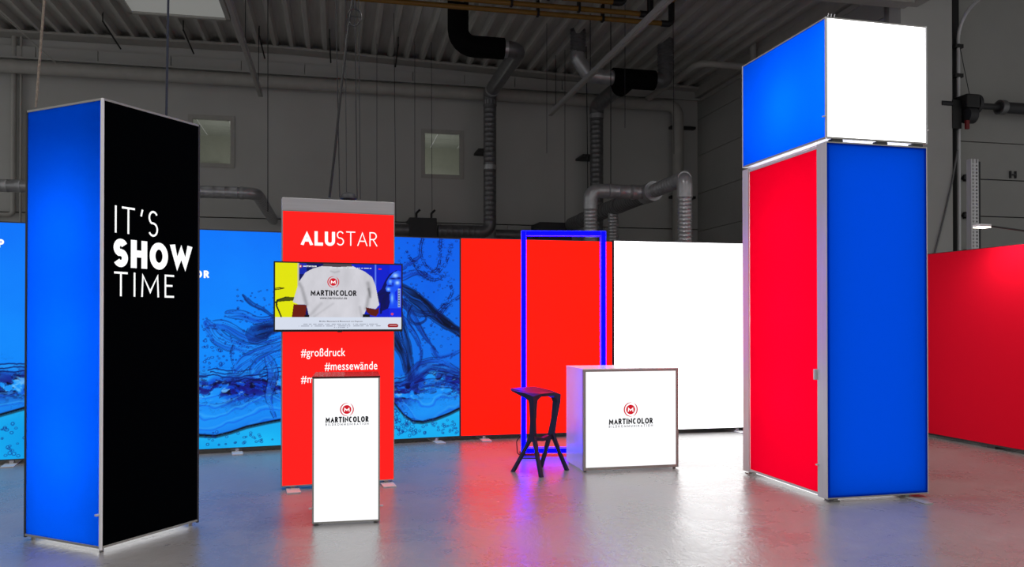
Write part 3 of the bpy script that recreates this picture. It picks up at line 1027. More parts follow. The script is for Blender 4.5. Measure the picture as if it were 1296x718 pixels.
# front frame is a deep aluminium profile, seen from the side as a pale strip
mb = MB()
mb.box(0, .03, .012, ft, zb, hC); mb.box(w2 - .03, w2, .012, ft, zb, hC); mb.box(.03, w2 - .03, .012, ft, hC - .03, hC); mb.box(.03, w2 - .03, .012, ft, zb, zb + .03)
mb.box(-.001, .006, -.001, .012, zb, hC); mb.box(w2 - .006, w2 + .001, -.001, .012, zb, hC)
mb.build('front_frame', M['alu'], cb)['label'] = 'pale aluminium frame profile'
pieces('edge_profile', M['alu_dark'], cb, [(.006, w2 - .006, -.002, .013, zb, zb + .01), (.006, w2 - .006, -.002, .013, hC - .01, hC)])
mb = MB()
mb.box(0, .03, bt_, d2_, zb, hC); mb.box(w2 - .03, w2, bt_, d2_, zb, hC); mb.box(.03, w2 - .03, bt_, d2_, hC - .03, hC); mb.box(.03, w2 - .03, bt_, d2_, zb, zb + .03)
mb.build('rear_frame', M['alu'], cb)
MB().box(.03, w2 - .03, d2_ - .02, d2_ - .006, zb + .03, hC - .03).build('rear_panel', M['white_board'], cb)
dz0, dz1 = zb + .03, hC - .035
door = MB().add([(.014, ft + .004, dz0), (.014, bt_ - .004, dz0), (.014, bt_ - .004, dz1), (.014, ft + .004, dz1)], [(0, 1, 2, 3)]).build('door', M['red_door'], cb)
door['label'] = 'glowing red side door'
q = TB.side(1032, 474)
MB().box(-.02, .012, ft + .004, ft + .03, q[1] - .045, q[1] + .045, bev=.004).build('handle', M['alu'], door)
pieces('door_rail', M['alu'], cb, [(.008, .03, ft, bt_, dz1, dz1 + .02), (.008, .03, ft, bt_, dz0 - .018, dz0)])
MB().box(w2 - .03, w2 - .012, ft + .004, bt_ - .004, dz0, dz1).build('side_panel', M['white_board'], cb)
MB().box(.05, w2 - .05, ft + .05, bt_ - .05, zb - .01, zb - .004).build('base_light', M['led_white'], cb)['label'] = 'white light leaking out under the cabin'
for x, y, L_ in ((w2 * .80, -.24, .44), (.10, ft * .2, .1), (.06, d2_ - .1, .1)):
    MB().box(x - .04, x + .04, y, y + L_, 0.0, .008).box(x - .02, x + .02, max(y, .02), max(y, .02) + .06, .008, zb + .002).build('foot', M['alu_dark'], cb)
for zc in (.30,):
    MB().box(-.022, 0, ft - .02, ft - .002, zc - .006, zc + .006).build('latch', M['alu'], cb)

MB().add([(.03, ft, zb), (w2 - .03, ft, zb), (w2 - .03, ft, hC - .03), (.03, ft, hC - .03)], [(0, 1, 2, 3)]).build('front_backing', M['led_panel'], cb)
box_lamps(cb, [(w2 * .5, (ft + bt_) / 2, z_) for z_ in (.8, 1.6, 2.4)], 4.2)
MB().box(.004, w2 - .004, .014, d2_ - .004, hC - .006, hC - .002).build('roof_sheet', M['white_board'], cb)  # opaque lid added to stop lamp light leaking out below the cube
cu = empty('display_cube', TB.o + Vector((0, 0, hT0)), TB.a, 'blue and white lit cube standing on top of the tall cabin', 'display cube')
hh = hT - hT0
MB().box(.012, w2 - .008, -.0, .012, .014, hh - .012).build('white_panel', M['white_lit'], cu)['label'] = 'glowing white front'
MB().add([(.004, .014, .014), (.004, d2_ - .012, .014), (.004, d2_ - .012, hh - .012), (.004, .014, hh - .012)], [(0, 1, 2, 3)]).build('blue_panel', M['blue_cube'], cu)['label'] = 'glowing blue side'
MB().box(w2 - .012, w2, .016, d2_ - .012, .014, hh - .012).build('side_panel', M['white_board'], cu)
MB().box(.012, w2 - .012, d2_ - .012, d2_, .014, hh - .012).build('rear_panel', M['white_board'], cu)
MB().box(.012, w2 - .012, .02, d2_ - .02, hh - .02, hh - .014).build('roof_sheet', M['dark'], cu)
pieces('corner_profile', M['alu'], cu, [(x, x + .015, y, y + .016, 0, hh) for x, y in ((-.001, -.002), (w2 - .011, -.002), (-.001, d2_ - .014), (w2 - .014, d2_ - .014))])
for z0, z1 in ((0, .014), (hh - .012, hh)):
    pieces('edge_profile', M['alu_dark'], cu, [(.014, w2 - .011, -.002, .014, z0, z1), (-.002, .014, .014, d2_ - .014, z0, z1), (.014, w2 - .014, d2_ - .014, d2_, z0, z1), (w2 - .013, w2 + .001, .014, d2_ - .014, z0, z1)])
for x in (.06, .50 * w2, w2 - .14):
    MB().box(x, x + .10, .0, .06, hC - hT0, 0.0).build('spacer', M['dark'], cu)
for x in (.05, .08, .11):
    MB().tube([(x, .05, hh - .01), (x + .012, .05, hh + .05)], .004, 6).build('hanging_eye', M['alu'], cu)
MB().box(-.022, 0, .004, .024, .18, .19).build('latch', M['alu'], cu)
MB().box(w2, w2 + .025, .004, .024, .12, .13).build('latch', M['alu'], cu)

box_lamps(cu, [(w2 * .45, d2_ * .5, hh * .45)], 10.5)

# ================================================================== RED BANNER STAND + TELEVISION
A = floor_pt(356, 621); B = floor_pt(499, 612)
TS = Frame(A.x, A.y, math.atan2(B.y - A.y, B.x - A.x))
w3 = (B - A).length
h3 = TS.px(357, 249.5)[1]; hh3 = TS.px(357, 266)[1]
st = empty('banner_stand', TS.o, TS.a, 'red backlit banner stand with grey header behind the television', 'banner stand')
zb = .03; dp = .12
pn = MB().box(.008, w3 - .008, 0, .012, zb + .01, hh3 - .004).build('red_panel', M['red_stand'], st)
MB().box(0, w3, .002, dp, hh3, h3, bev=.006).build('header', M['alu_matt'], st)['label'] = 'plain grey header box'
mb = MB()
mb.box(0, .008, -.002, dp, zb, hh3); mb.box(w3 - .008, w3, -.002, dp, zb, hh3); mb.box(.008, w3 - .008, -.002, dp, zb, zb + .01); mb.box(.008, w3 - .008, -.002, .014, hh3 - .006, hh3)
mb.build('frame', M['alu_dark'], st)
MB().box(.008, w3 - .008, dp - .012, dp - .002, zb + .01, hh3).build('rear_panel', M['white_board'], st)
for x in (.10, w3 - .07):
    MB().box(x - .06, x + .06, -.18, .3, 0, .012, bev=.003).box(x - .02, x + .02, .03, .09, .012, zb + .003).build('foot', M['alu'], st)
mb = MB(); x0, z0, x1, z1 = at_face(TS, 381, 293, 424, 311); thin_text(mb, 'ALU', x0, z0, x1, z1, -.003, .028, gap=.14)
x0, z0, x1, z1 = at_face(TS, 426, 293.5, 477.5, 311.5); thin_text(mb, 'STAR', x0, z0, x1, z1, -.003, .010, gap=.15)
mb.build('lettering', M['text_white'], pn)
for word, bx_ in (('#großdruck', (381, 441, 437, 454.5)), ('#messewände', (411, 458, 477.5, 469.5)), ('#m', (381, 476, 397, 486))):
    mb = MB(); x0, z0, x1, z1 = at_face(TS, *bx_)
    print_text(mb, word, x0, z0, x1, z1, -.003, .006, 1.06)
    mb.build('lettering', M['text_white'], pn)

# television
vy = -.11
a = TS.px(346.5, 331, vy); b = TS.px(509.5, 420.5, vy); c = TS.px(346.5, 419, vy)
vx0, vx1, vz0, vz1 = a[0], b[0], TS.px(428, 420, vy)[1], TS.px(428, 332.5, vy)[1]
VO = TS.o + TS.ex * ((vx0 + vx1) / 2) + TS.ey * vy
tv = empty('television', VO + Vector((0, 0, vz0)), TS.a, 'flat television on the red stand showing the back of a white polo shirt', 'television')
hw = (vx1 - vx0) / 2; th = vz1 - vz0
MB().box(-hw, hw, .004, .05, 0, th, bev=.004).build('back_case', M['black'], tv)
mb = MB(); bz = .012
mb.box(-hw, hw, -.004, .006, 0, bz + .008); mb.box(-hw, hw, -.004, .006, th - bz, th); mb.box(-hw, -hw + bz, -.004, .006, bz, th - bz); mb.box(hw - bz, hw, -.004, .006, bz, th - bz)
mb.box(-.02, .02, -.005, .0, -.006, 0.004)
mb.build('bezel', M['black'], tv)
MB().box(-.2, .2, .05, .108, th * .3, th * .7).build('mount', M['dark'], tv)

# television picture (drawn in the coordinates of an enlarged view: x 45..1105, y 85..655)
nx, nz = 332, 180
X, Yp = np.meshgrid(np.linspace(45, 1105, nx), np.linspace(655, 85, nz))
img = np.zeros((nz, nx, 3)); img[:] = (12, 40, 225)
img[X < 1000] = (10, 30, 205)
img[(X > 872) & (X < 886) & (Yp < 420)] = (90, 120, 235)
img[(X > 700) & (X < 870)] = (14, 34, 190)
img[(X < 440)] = (8, 16, 92)
img[(X < 300) & (Yp < 180) & (X > 240)] = (20, 40, 170)
img[X < 232] = (226, 228, 6)
img[(X >= 226) & (X < 238)] = (190, 190, 170)
d, _ = dist_line(X, Yp, [(40, 305), (80, 298), (115, 302), (80, 310), (45, 315)]); img[d < 4] = (70, 66, 0)
img[in_poly(X, Yp, [(55, 400), (130, 374), (200, 376), (192, 408), (130, 412), (60, 420)])] = (74, 80, 10)
for P, w in (([(60, 410), (56, 450), (96, 548)], 6), ([(60, 408), (130, 376)], 4), ([(46, 420), (60, 440)], 5)):
    d, _ = dist_line(X, Yp, P); img[d < w] = (22, 22, 20)
def shirt_zone(X, Y):
    return X < 880
# woman print on the right
hair = in_poly(X, Yp, [(1000, 165), (960, 230), (930, 300), (890, 340), (900, 400), (930, 440), (925, 500), (990, 470), (1010, 400), (1010, 320), (985, 260), (1020, 190), (1075, 140), (1060, 130)])
img[hair] = (6, 12, 96)
face = in_poly(X, Yp, [(1012, 178), (1040, 146), (1075, 134), (1100, 140), (1100, 262), (1074, 300), (1040, 332), (1000, 334), (974, 318), (966, 292), (978, 262), (974, 240), (990, 205)])
img[face] = (26, 84, 246)
neck = in_poly(X, Yp, [(998, 330), (1048, 320), (1054, 392), (1096, 436), (1100, 470), (990, 470), (1004, 420)])
img[neck] = (20, 74, 244)
for cx, cy, rx, ry, col, on in ((1052, 178, 30, 24, (170, 210, 255), face), (1008, 232, 16, 22, (120, 180, 255), face), (1070, 242, 22, 20, (180, 220, 255), face), (992, 300, 18, 16, (150, 205, 255), face), (1030, 205, 34, 8, (4, 14, 110), face), (1084, 200, 22, 9, (4, 14, 110), face), (1004, 270, 26, 8, (6, 22, 140), face), (1030, 255, 8, 16, (6, 40, 180), face), (1024, 380, 14, 46, (120, 185, 255), neck)):
    w_ = np.exp(-(((X - cx) / rx) ** 2 + ((Yp - cy) / ry) ** 2) * 1.3)[..., None] * on[..., None]
    img = img * (1 - w_) + np.array(col) * w_
for P in ([(985, 330), (950, 380), (930, 440), (926, 510)], [(1000, 330), (972, 370), (955, 410), (960, 460)], [(960, 330), (915, 350), (898, 352)]):
    d, _ = dist_line(X, Yp, P); img[(d < 9) & ~shirt_zone(X, Yp)] = (5, 12, 84)
# polo shirt
shirt = in_poly(X, Yp, [(435, 104), (680, 100), (790, 150), (850, 196), (880, 270), (912, 440), (880, 476), (806, 464), (790, 505), (768, 550), (322, 550), (305, 470), (298, 442), (235, 440), (188, 418), (212, 335), (238, 245), (290, 165), (350, 130)])
sh = 205 + 16 * (fbm(X / 90, Yp / 200, 5) - .5) * 2
for P, w, dk in (([(300, 440), (262, 300), (240, 260)], 16, 42), ([(800, 470), (830, 330), (815, 250)], 18, 40), ([(500, 150), (530, 160), (570, 150)], 8, 22), ([(330, 530), (420, 430)], 14, 18), ([(360, 545), (520, 430)], 10, 14), ([(760, 540), (745, 460)], 12, 22), ([(820, 300), (835, 370)], 10, 40)):
    d, _ = dist_line(X, Yp, P); sh = sh - dk * np.exp(-(d / w) ** 2)
img[shirt] = np.stack([sh, sh * .995, sh * 1.03], -1)[shirt]
img[in_poly(X, Yp, [(440, 84), (672, 84), (682, 104), (560, 112), (432, 108)])] = (78, 66, 76)
img[in_poly(X, Yp, [(194, 438), (300, 446), (292, 530), (284, 550), (180, 550)])] = (104, 26, 12)
img[in_poly(X, Yp, [(796, 462), (885, 480), (910, 462), (908, 510), (885, 542), (838, 530), (802, 500)])] = (92, 26, 14)
img[in_poly(X, Yp, [(284, 530), (322, 530), (322, 550), (284, 550)])] = (16, 14, 20)
img[in_poly(X, Yp, [(772, 522), (830, 522), (830, 550), (768, 550)])] = (14, 14, 18)
# page strip and controls
img[Yp > 548] = (214, 221, 236)
for yy, xa, xb, wd in ((610, 268, 900, 3), (624, 235, 930, 3), (637, 528, 648, 3)):
    on = (np.abs(Yp - yy) < wd) & (X > xa) & (X < xb) & (smooth_noise(X / 9, Yp * 0 + yy, 11) > .36)
    img[on] = (150, 155, 170)
d, _ = dist_line(X, Yp, [(1002, 623), (1062, 623)]); img[d < 16] = (150, 12, 26)
img[(np.abs(Yp - 622) < 2.5) & (X > 1000) & (X < 1066)] = (220, 150, 150)
img[(X > 1073) & (X < 1097) & (Yp > 294) & (Yp < 460)] = (150, 178, 226)
for q in range(7):
    img[((X - 1085) ** 2 + (Yp - 312 - q * 22) ** 2) < 45] = (60, 74, 130)
img[((X - 1025) ** 2 + (Yp - 520) ** 2) < 120] = (214, 70, 110)
img[((X - 250) ** 2 + (Yp - 112) ** 2) < 160] = (190, 50, 60); img[((X - 250) ** 2 + (Yp - 112) ** 2) < 40] = (240, 230, 235)
on = (np.abs(Yp - 118) < 3) & (X > 484) & (X < 895) & (smooth_noise(X / 8, Yp * 0, 21) > .42); img[on] = (226, 230, 242)
img[(np.abs(Yp - 123) < 5) & (X > 904) & (X < 932)] = (226, 40, 60)
sx0, sx1, sz0, sz1 = -hw + bz, hw - bz, bz + .008, th - bz
scr = art_sheet('screen', M['screen'], tv, sx0, sx1, sz0, sz1, -.002, img)
def tvx(x): return sx0 + (x - 45) / 1060 * (sx1 - sx0)
def tvz(y): return sz1 - (y - 85) / 570 * (sz1 - sz0)
for mt_, fn in ((M['text_black'], lambda m_: thin_text(m_, 'MARTINCOLOR', tvx(333), tvz(364), tvx(716), tvz(314), -.0035, (tvz(314) - tvz(364)) * .21, gap=.13)),
                (M['text_black'], lambda m_: print_text(m_, 'www.martincolor.de', tvx(408), tvz(393), tvx(636), tvz(370), -.0035, .012)),
                (M['text_grey'], lambda m_: print_text(m_, 'Mobiler Messestand & Messewand vom Experten', tvx(405), tvz(594), tvx(770), tvz(578), -.0035, .012)),
                (M['text_white'], lambda m_: thin_text(m_, 'MARTINCOLOR', tvx(272), tvz(117), tvx(382), tvz(104), -.0035, (tvz(104) - tvz(117)) * .2, gap=.13))):
    mb = MB(); fn(mb); mb.build('screen_text', mt_, scr)
mb = MB(); emblem(mb, tvx(520), tvz(243), (tvx(553) - tvx(487)) / 2 * .98, -.0035, 0, 1); mb.build('emblem', [M['text_red'], M['text_white']], scr)

# cables and the dark dome above the stand
hc_ = tag(MB().tube([at(417, 250, 7.55), at(424, 190, 7.55), at(432, 110, 7.55), at(439, 50, 7.6), at(446, 0, 7.65), at(450, -40, 7.7)], .012, 8).build('hanging_cable', M['black'], None, smooth=True),
    'thick black cable hanging at a slant into the top of the red stand', 'cable')
C0 = at(449, 22, 7.5); lp = []
for i in range(25):
    a_ = 2 * math.pi * i / 24
    lp.append(C0 + Vector((math.cos(a_) * .062, .015 * math.sin(2 * a_), math.sin(a_) * .078)))
lp.insert(0, at(443.5, 20, 7.63))
MB().tube(lp, .006, 6).build('coil', M['black'], hc_, smooth=True)
wire(425, 0, 430, 250, 7.6, .005, M['wire'], 'thin wire hanging beside the slanting black cable, left of it at the top')
wire(437, 0, 438.5, 246, 9.0, .004, M['wire'], 'thin wire hanging down to the dark dome above the red stand')
wire(449, 0, 452, 252, 7.6, .005, M['wire'], 'hanging wire above the middle of the red stand, left of a pair')
wire(454, 0, 456, 252, 7.6, .004, M['wire'], 'thin wire hanging above the middle of the red stand, right of a pair')
t = empty('spring_balancer', at(441, 252, 9.0), 0, 'dark round balancer hanging behind the red stand, only its dome showing', 'balancer')
mb = MB(); rings = []
for i in range(7):
    a_ = R(90 * i / 6); rr = .088 * math.cos(a_) + .004
    rings.append([Vector((rr * math.cos(2 * math.pi * k / 16), rr * math.sin(2 * math.pi * k / 16), .075 * math.sin(a_))) for k in range(16)])
mb.loft(rings).build('dome', M['dark'], t, smooth=True)
MB().tube([(0, 0, -.10), (0, 0, .0)], .07, 16).build('drum', M['black'], t, smooth=True)

# ================================================================== PEDESTAL
def logo_box(Fr, parent, cx_px, emb_y, emb_r_px, t_box, s_box):
    mb = MB()
    c = Fr.px(cx_px, emb_y); r0 = Fr.px(cx_px + emb_r_px, emb_y)[0] - c[0]
    emblem(mb, c[0], c[1], r0, -.003, 0, 1)
    mb.build('emblem', [M['text_red'], M['text_white']], parent)
    mb = MB()
    x0, z0, x1, z1 = at_face(Fr, *t_box); thin_text(mb, 'MARTINCOLOR', x0, z0, x1, z1, -.003, (z1 - z0) * .23, gap=.16)
    mb.build('lettering', M['text_black'], parent)
    mb = MB(); x0, z0, x1, z1 = at_face(Fr, *s_box); thin_text(mb, 'BILDKOMMUNIKATION', x0, z0, x1, z1, -.003, (z1 - z0) * .17, gap=.55)
    mb.build('lettering', M['text_grey'], parent)


def lit_counter(Fr, w, d, h, name, label, top_mat, fr):
    c = empty(name, Fr.o, Fr.a, label, 'counter')
    zb = .015
    p = MB().box(fr, w - fr, 0, .012, zb + fr, h - fr - .004).build('front_panel', M['white_lit_soft'], c)
    p['label'] = 'glowing white front with round logo'
    mb = MB()
    mb.box(0, fr, -.004, .03, zb, h - .012); mb.box(w - fr, w, -.004, .03, zb, h - .012)
    mb.box(fr, w - fr, -.004, .03, zb, zb + fr); mb.box(fr, w - fr, -.004, .03, h - fr - .004, h - .012)
    mb.build('front_frame', M['alu_dark'], c)
    MB().box(0, .012, .03, d, zb, h - .012).build('side_panel', M['white_board'], c)
    MB().box(w - .012, w, .03, d, zb, h - .012).build('side_panel', M['white_board'], c)
    MB().box(.012, w - .012, d - .012, d, zb, h - .012).build('rear_panel', M['white_board'], c)
    MB().box(-.002, w + .002, -.006, d + .002, h - .012, h, bev=.002).build('top', top_mat, c)
    for x in (.03, w - .03):
        for y in (.04, d - .04):
            MB().tube([(x, y, 0), (x, y, zb + .002)], .016, 10).build('foot', M['alu_dark'], c)
    return c, p


A = floor_pt(395, 666); B = floor_pt(481, 660)
TP = Frame(A.x, A.y, R(11.0)); wp = len_to(TP, 'x', 481)
hp_ = TP.px(396, 477)[1]
pc, pp = lit_counter(TP, wp, .55, hp_, 'pedestal', 'narrow white lit pedestal with round red logo in front of the red stand', M['glass_top'], .012)
logo_box(TP, pp, 439, 518.5, 5.7, (412, 527.4, 466.5, 534.8), (412, 535.6, 466.5, 538.6))
MB().box(-.025, 0, .01, .025, .12, .13).build('latch', M['alu'], pc)
MB().box(wp, wp + .025, .01, .025, .12, .13).build('latch', M['alu'], pc)

# ================================================================== COUNTER
A = floor_pt(738, 598); B = floor_pt(858.5, 593)
TK = Frame(A.x, A.y, math.atan2(B.y - A.y, B.x - A.x)); wk = (B - A).length
hk = TK.px(738, 467)[1]
kc, kp = lit_counter(TK, wk, .60, hk, 'counter', 'wide white lit counter with round red logo beside the dark stool', M['white_board'], .028)
logo_box(TK, kp, 798, 518.5, 5.7, (770.5, 529.6, 826, 537), (770.5, 537.8, 826, 541))

# ================================================================== BLUE LIGHT FRAME
A = floor_pt(663, 578)
yy = A.y
TN = Frame(A.x - .03, A.y, R(1.5))
wn = TN.px(767, 400)[0]; hn = TN.px(660, 292)[1]
lf = empty('light_arch', TN.o, TN.a, 'tall open frame of glowing blue light standing behind the stool and counter', 'light frame')
pw = .055; dp = .10
def led_bar(nm, x0, x1, z0, z1, inner):
    MB().box(x0, x1, .006, dp, z0, z1).build(nm, M['alu'], lf)
    return
pz0 = .035
for nm, x0, x1 in (('post', 0, pw), ('post', wn - pw, wn)):
    p = MB().box(x0, x1, .006, dp, pz0, hn).build(nm, M['alu'], lf)
    MB().box(x0 + .002, x1 - .002, 0, .006, pz0 + .002, hn - .002).build('light_strip', M['neon'], p)['label'] = 'glowing blue strip'
    xi = x1 if x0 == 0 else x0
    MB().box(xi - .003 if x0 else xi, xi if x0 else xi + .003, .03, dp - .03, pz0 + pw, hn - pw).build('inner_strip', M['neon'], p)
for nm, z0, z1 in (('top_bar', hn - pw, hn), ('bottom_bar', pz0, pz0 + pw)):
    p = MB().box(pw, wn - pw, .006, dp, z0, z1).build(nm, M['alu'], lf)
    MB().box(pw, wn - pw, 0, .006, z0 + .002, z1 - .002).build('light_strip', M['neon'], p)['label'] = 'glowing blue strip'
    zi = z0 if z0 > 1 else z1
    MB().box(pw, wn - pw, .03, dp - .03, zi - .003 if z0 > 1 else zi, zi if z0 > 1 else zi + .003).build('inner_strip', M['neon'], p)
for x in (.03, wn - .03):
    MB().box(x - .04, x + .14, -.16, .30, 0, .01, bev=.002).box(x - .02, x + .02, .02, .07, .01, pz0 + .002).build('foot', M['dark'], lf)
MB().tube(fillet([(-.01, .05, .22), (-.05, .05, .16), (-.04, .04, .02), (.05, -.03, .012)], .03), .006, 6).build('cord', M['black'], lf, smooth=True)

# ================================================================== STOOL
SO = Vector((.27, 8.2, 0)); SA = R(45)
so = empty('bar_stool', SO, SA, 'dark faceted plastic bar stool standing left of the white counter', 'stool')
def quad(c, hx, hy, tilt=0):
    c = Vector(c)
    return [c + Vector((-hx, -hy, 0)), c + Vector((hx, -hy, 0)), c + Vector((hx, hy, 0)), c + Vector((-hx, hy, 0))]
# seat: folded plate, its front lip dropping into the two uprights
top = [(-.20, .205, .822), (-.17, .225, .835), (.17, .225, .835), (.20, .205, .822),
       (-.205, .02, .806), (-.10, .02, .796), (.10, .02, .796), (.205, .02, .806),
       (-.20, -.115, .775), (-.09, -.125, .797), (.09, -.125, .797), (.20, -.115, .775)]
bot = [(-.19, .195, .806), (-.16, .215, .818), (.16, .215, .818), (.19, .195, .806),
       (-.195, .02, .755), (-.10, .02, .765), (.10, .02, .765), (.195, .02, .755),
       (-.19, -.11, .70), (-.09, -.118, .765), (.09, -.118, .765), (.19, -.11, .70)]
fs = []
for r_ in range(2):
    for c in range(3):
        a_ = r_ * 4 + c
        fs.append((a_, a_ + 1, a_ + 5, a_ + 4)); fs.append((a_ + 12, a_ + 16, a_ + 17, a_ + 13))
ring = [0, 1, 2, 3, 7, 11, 10, 9, 8, 4]
for i in range(len(ring)):
    a_, b_ = ring[i], ring[(i + 1) % len(ring)]
    fs.append((a_, a_ + 12, b_ + 12, b_))
MB().add(top + bot, fs).build('seat', M['stool'], so)
KN = {-1: Vector((-.135, -.045, .36)), 1: Vector((.135, -.045, .36))}
for sgn in (-1, 1):
    rings = [quad((sgn * .165, -.075, .775), .038, .042), quad((sgn * .172, -.085, .70), .026, .032), quad((sgn * .155, -.068, .53), .019, .026), quad(KN[sgn] + Vector((0, 0, 0)), .024, .030), quad(KN[sgn] + Vector((0, 0, -.04)), .024, .03)]
    MB().loft(rings).build('upright', M['stool'], so)
mb = MB()
mb.loft([[KN[-1] + Vector((-.0, y, z)) for y, z in ((-.026, -.03), (.026, -.03), (.026, .012), (-.026, .012))],
         [Vector((0, -.045 + y, .335 + z)) for y, z in ((-.02, -.022), (.02, -.022), (.02, .012), (-.02, .012))],
         [KN[1] + Vector((.0, y, z)) for y, z in ((-.026, -.03), (.026, -.03), (.026, .012), (-.026, .012))]])
mb.build('footrest', M['stool'], so)
FEET = [(-1, (-.185, .185)), (-1, (-.195, -.215)), (1, (.26, -.146)), (1, (.198, .156))]
for sgn, (fx_, fy_) in FEET:
    k = KN[sgn] + Vector((0, .016 if fy_ > 0 else -.016, -.005)); f_ = Vector((fx_, fy_, .0))
    rings = [quad(k + Vector((0, 0, .02)), .018, .018), quad(k.lerp(f_, .5), .0165, .0165), quad(f_ + Vector((0, 0, .0)), .0175, .0175)]
    MB().loft(rings).build('leg', M['stool'], so)

# ================================================================== LIGHTBOX WALLS
Pb = [floor_pt(0, 589), floor_pt(254, 576), floor_pt(582.5, 557.5), floor_pt(776.5, 551.5), floor_pt(938, 546)]
TW = Frame(Pb[0].x, Pb[0].y, math.atan2(Pb[2].y - Pb[0].y, Pb[2].x - Pb[0].x))
len_blue = (Pb[2] - Pb[0]).length
hW = TW.px(560, 301)[1]
split_x = TW.px(120, 400)[0]
zb = .045


def wall_frame(parent, w, h, dp=.10):
    mb = MB(); f = .012
    mb.box(0, f, -.002, dp, zb, h); mb.box(w - f, w, -.002, dp, zb, h); mb.box(f, w - f, -.002, dp, zb, zb + f); mb.box(f, w - f, -.002, dp, h - f, h)
    mb.build('frame', M['dark'], parent)
    MB().box(f, w - f, dp - .012, dp - .002, zb + f, h - f).build('rear_panel', M['white_board'], parent)


def wall_feet(parent, xs):
    for x in xs:
        MB().box(x - .06, x + .06, -.20, .30, 0, .012, bev=.003).box(x - .02, x + .02, .02, .08, .012, zb + .002).build('foot', M['alu'], parent)


def signed_line(X, Y, pts):
    best = np.full(X.shape, 1e9); tp = np.zeros(X.shape); sg = np.ones(X.shape)
    n = len(pts) - 1; acc = 0.0; tot = sum(math.dist(p, q) for p, q in zip(pts, pts[1:]))
    for (ax, ay), (bx, by) in zip(pts, pts[1:]):
        dx, dy = bx - ax, by - ay; l = math.hypot(dx, dy)
        if l < 1e-9: continue
        t = np.clip(((X - ax) * dx + (Y - ay) * dy) / (l * l), 0, 1)
        d = np.hypot(X - ax - t * dx, Y - ay - t * dy); c = d < best
        best = np.where(c, d, best); tp = np.where(c, (acc + t * l) / tot, tp)
        sg = np.where(c, np.sign(dx * (Y - ay) - dy * (X - ax)), sg); acc += l
    return best, tp, sg, tot


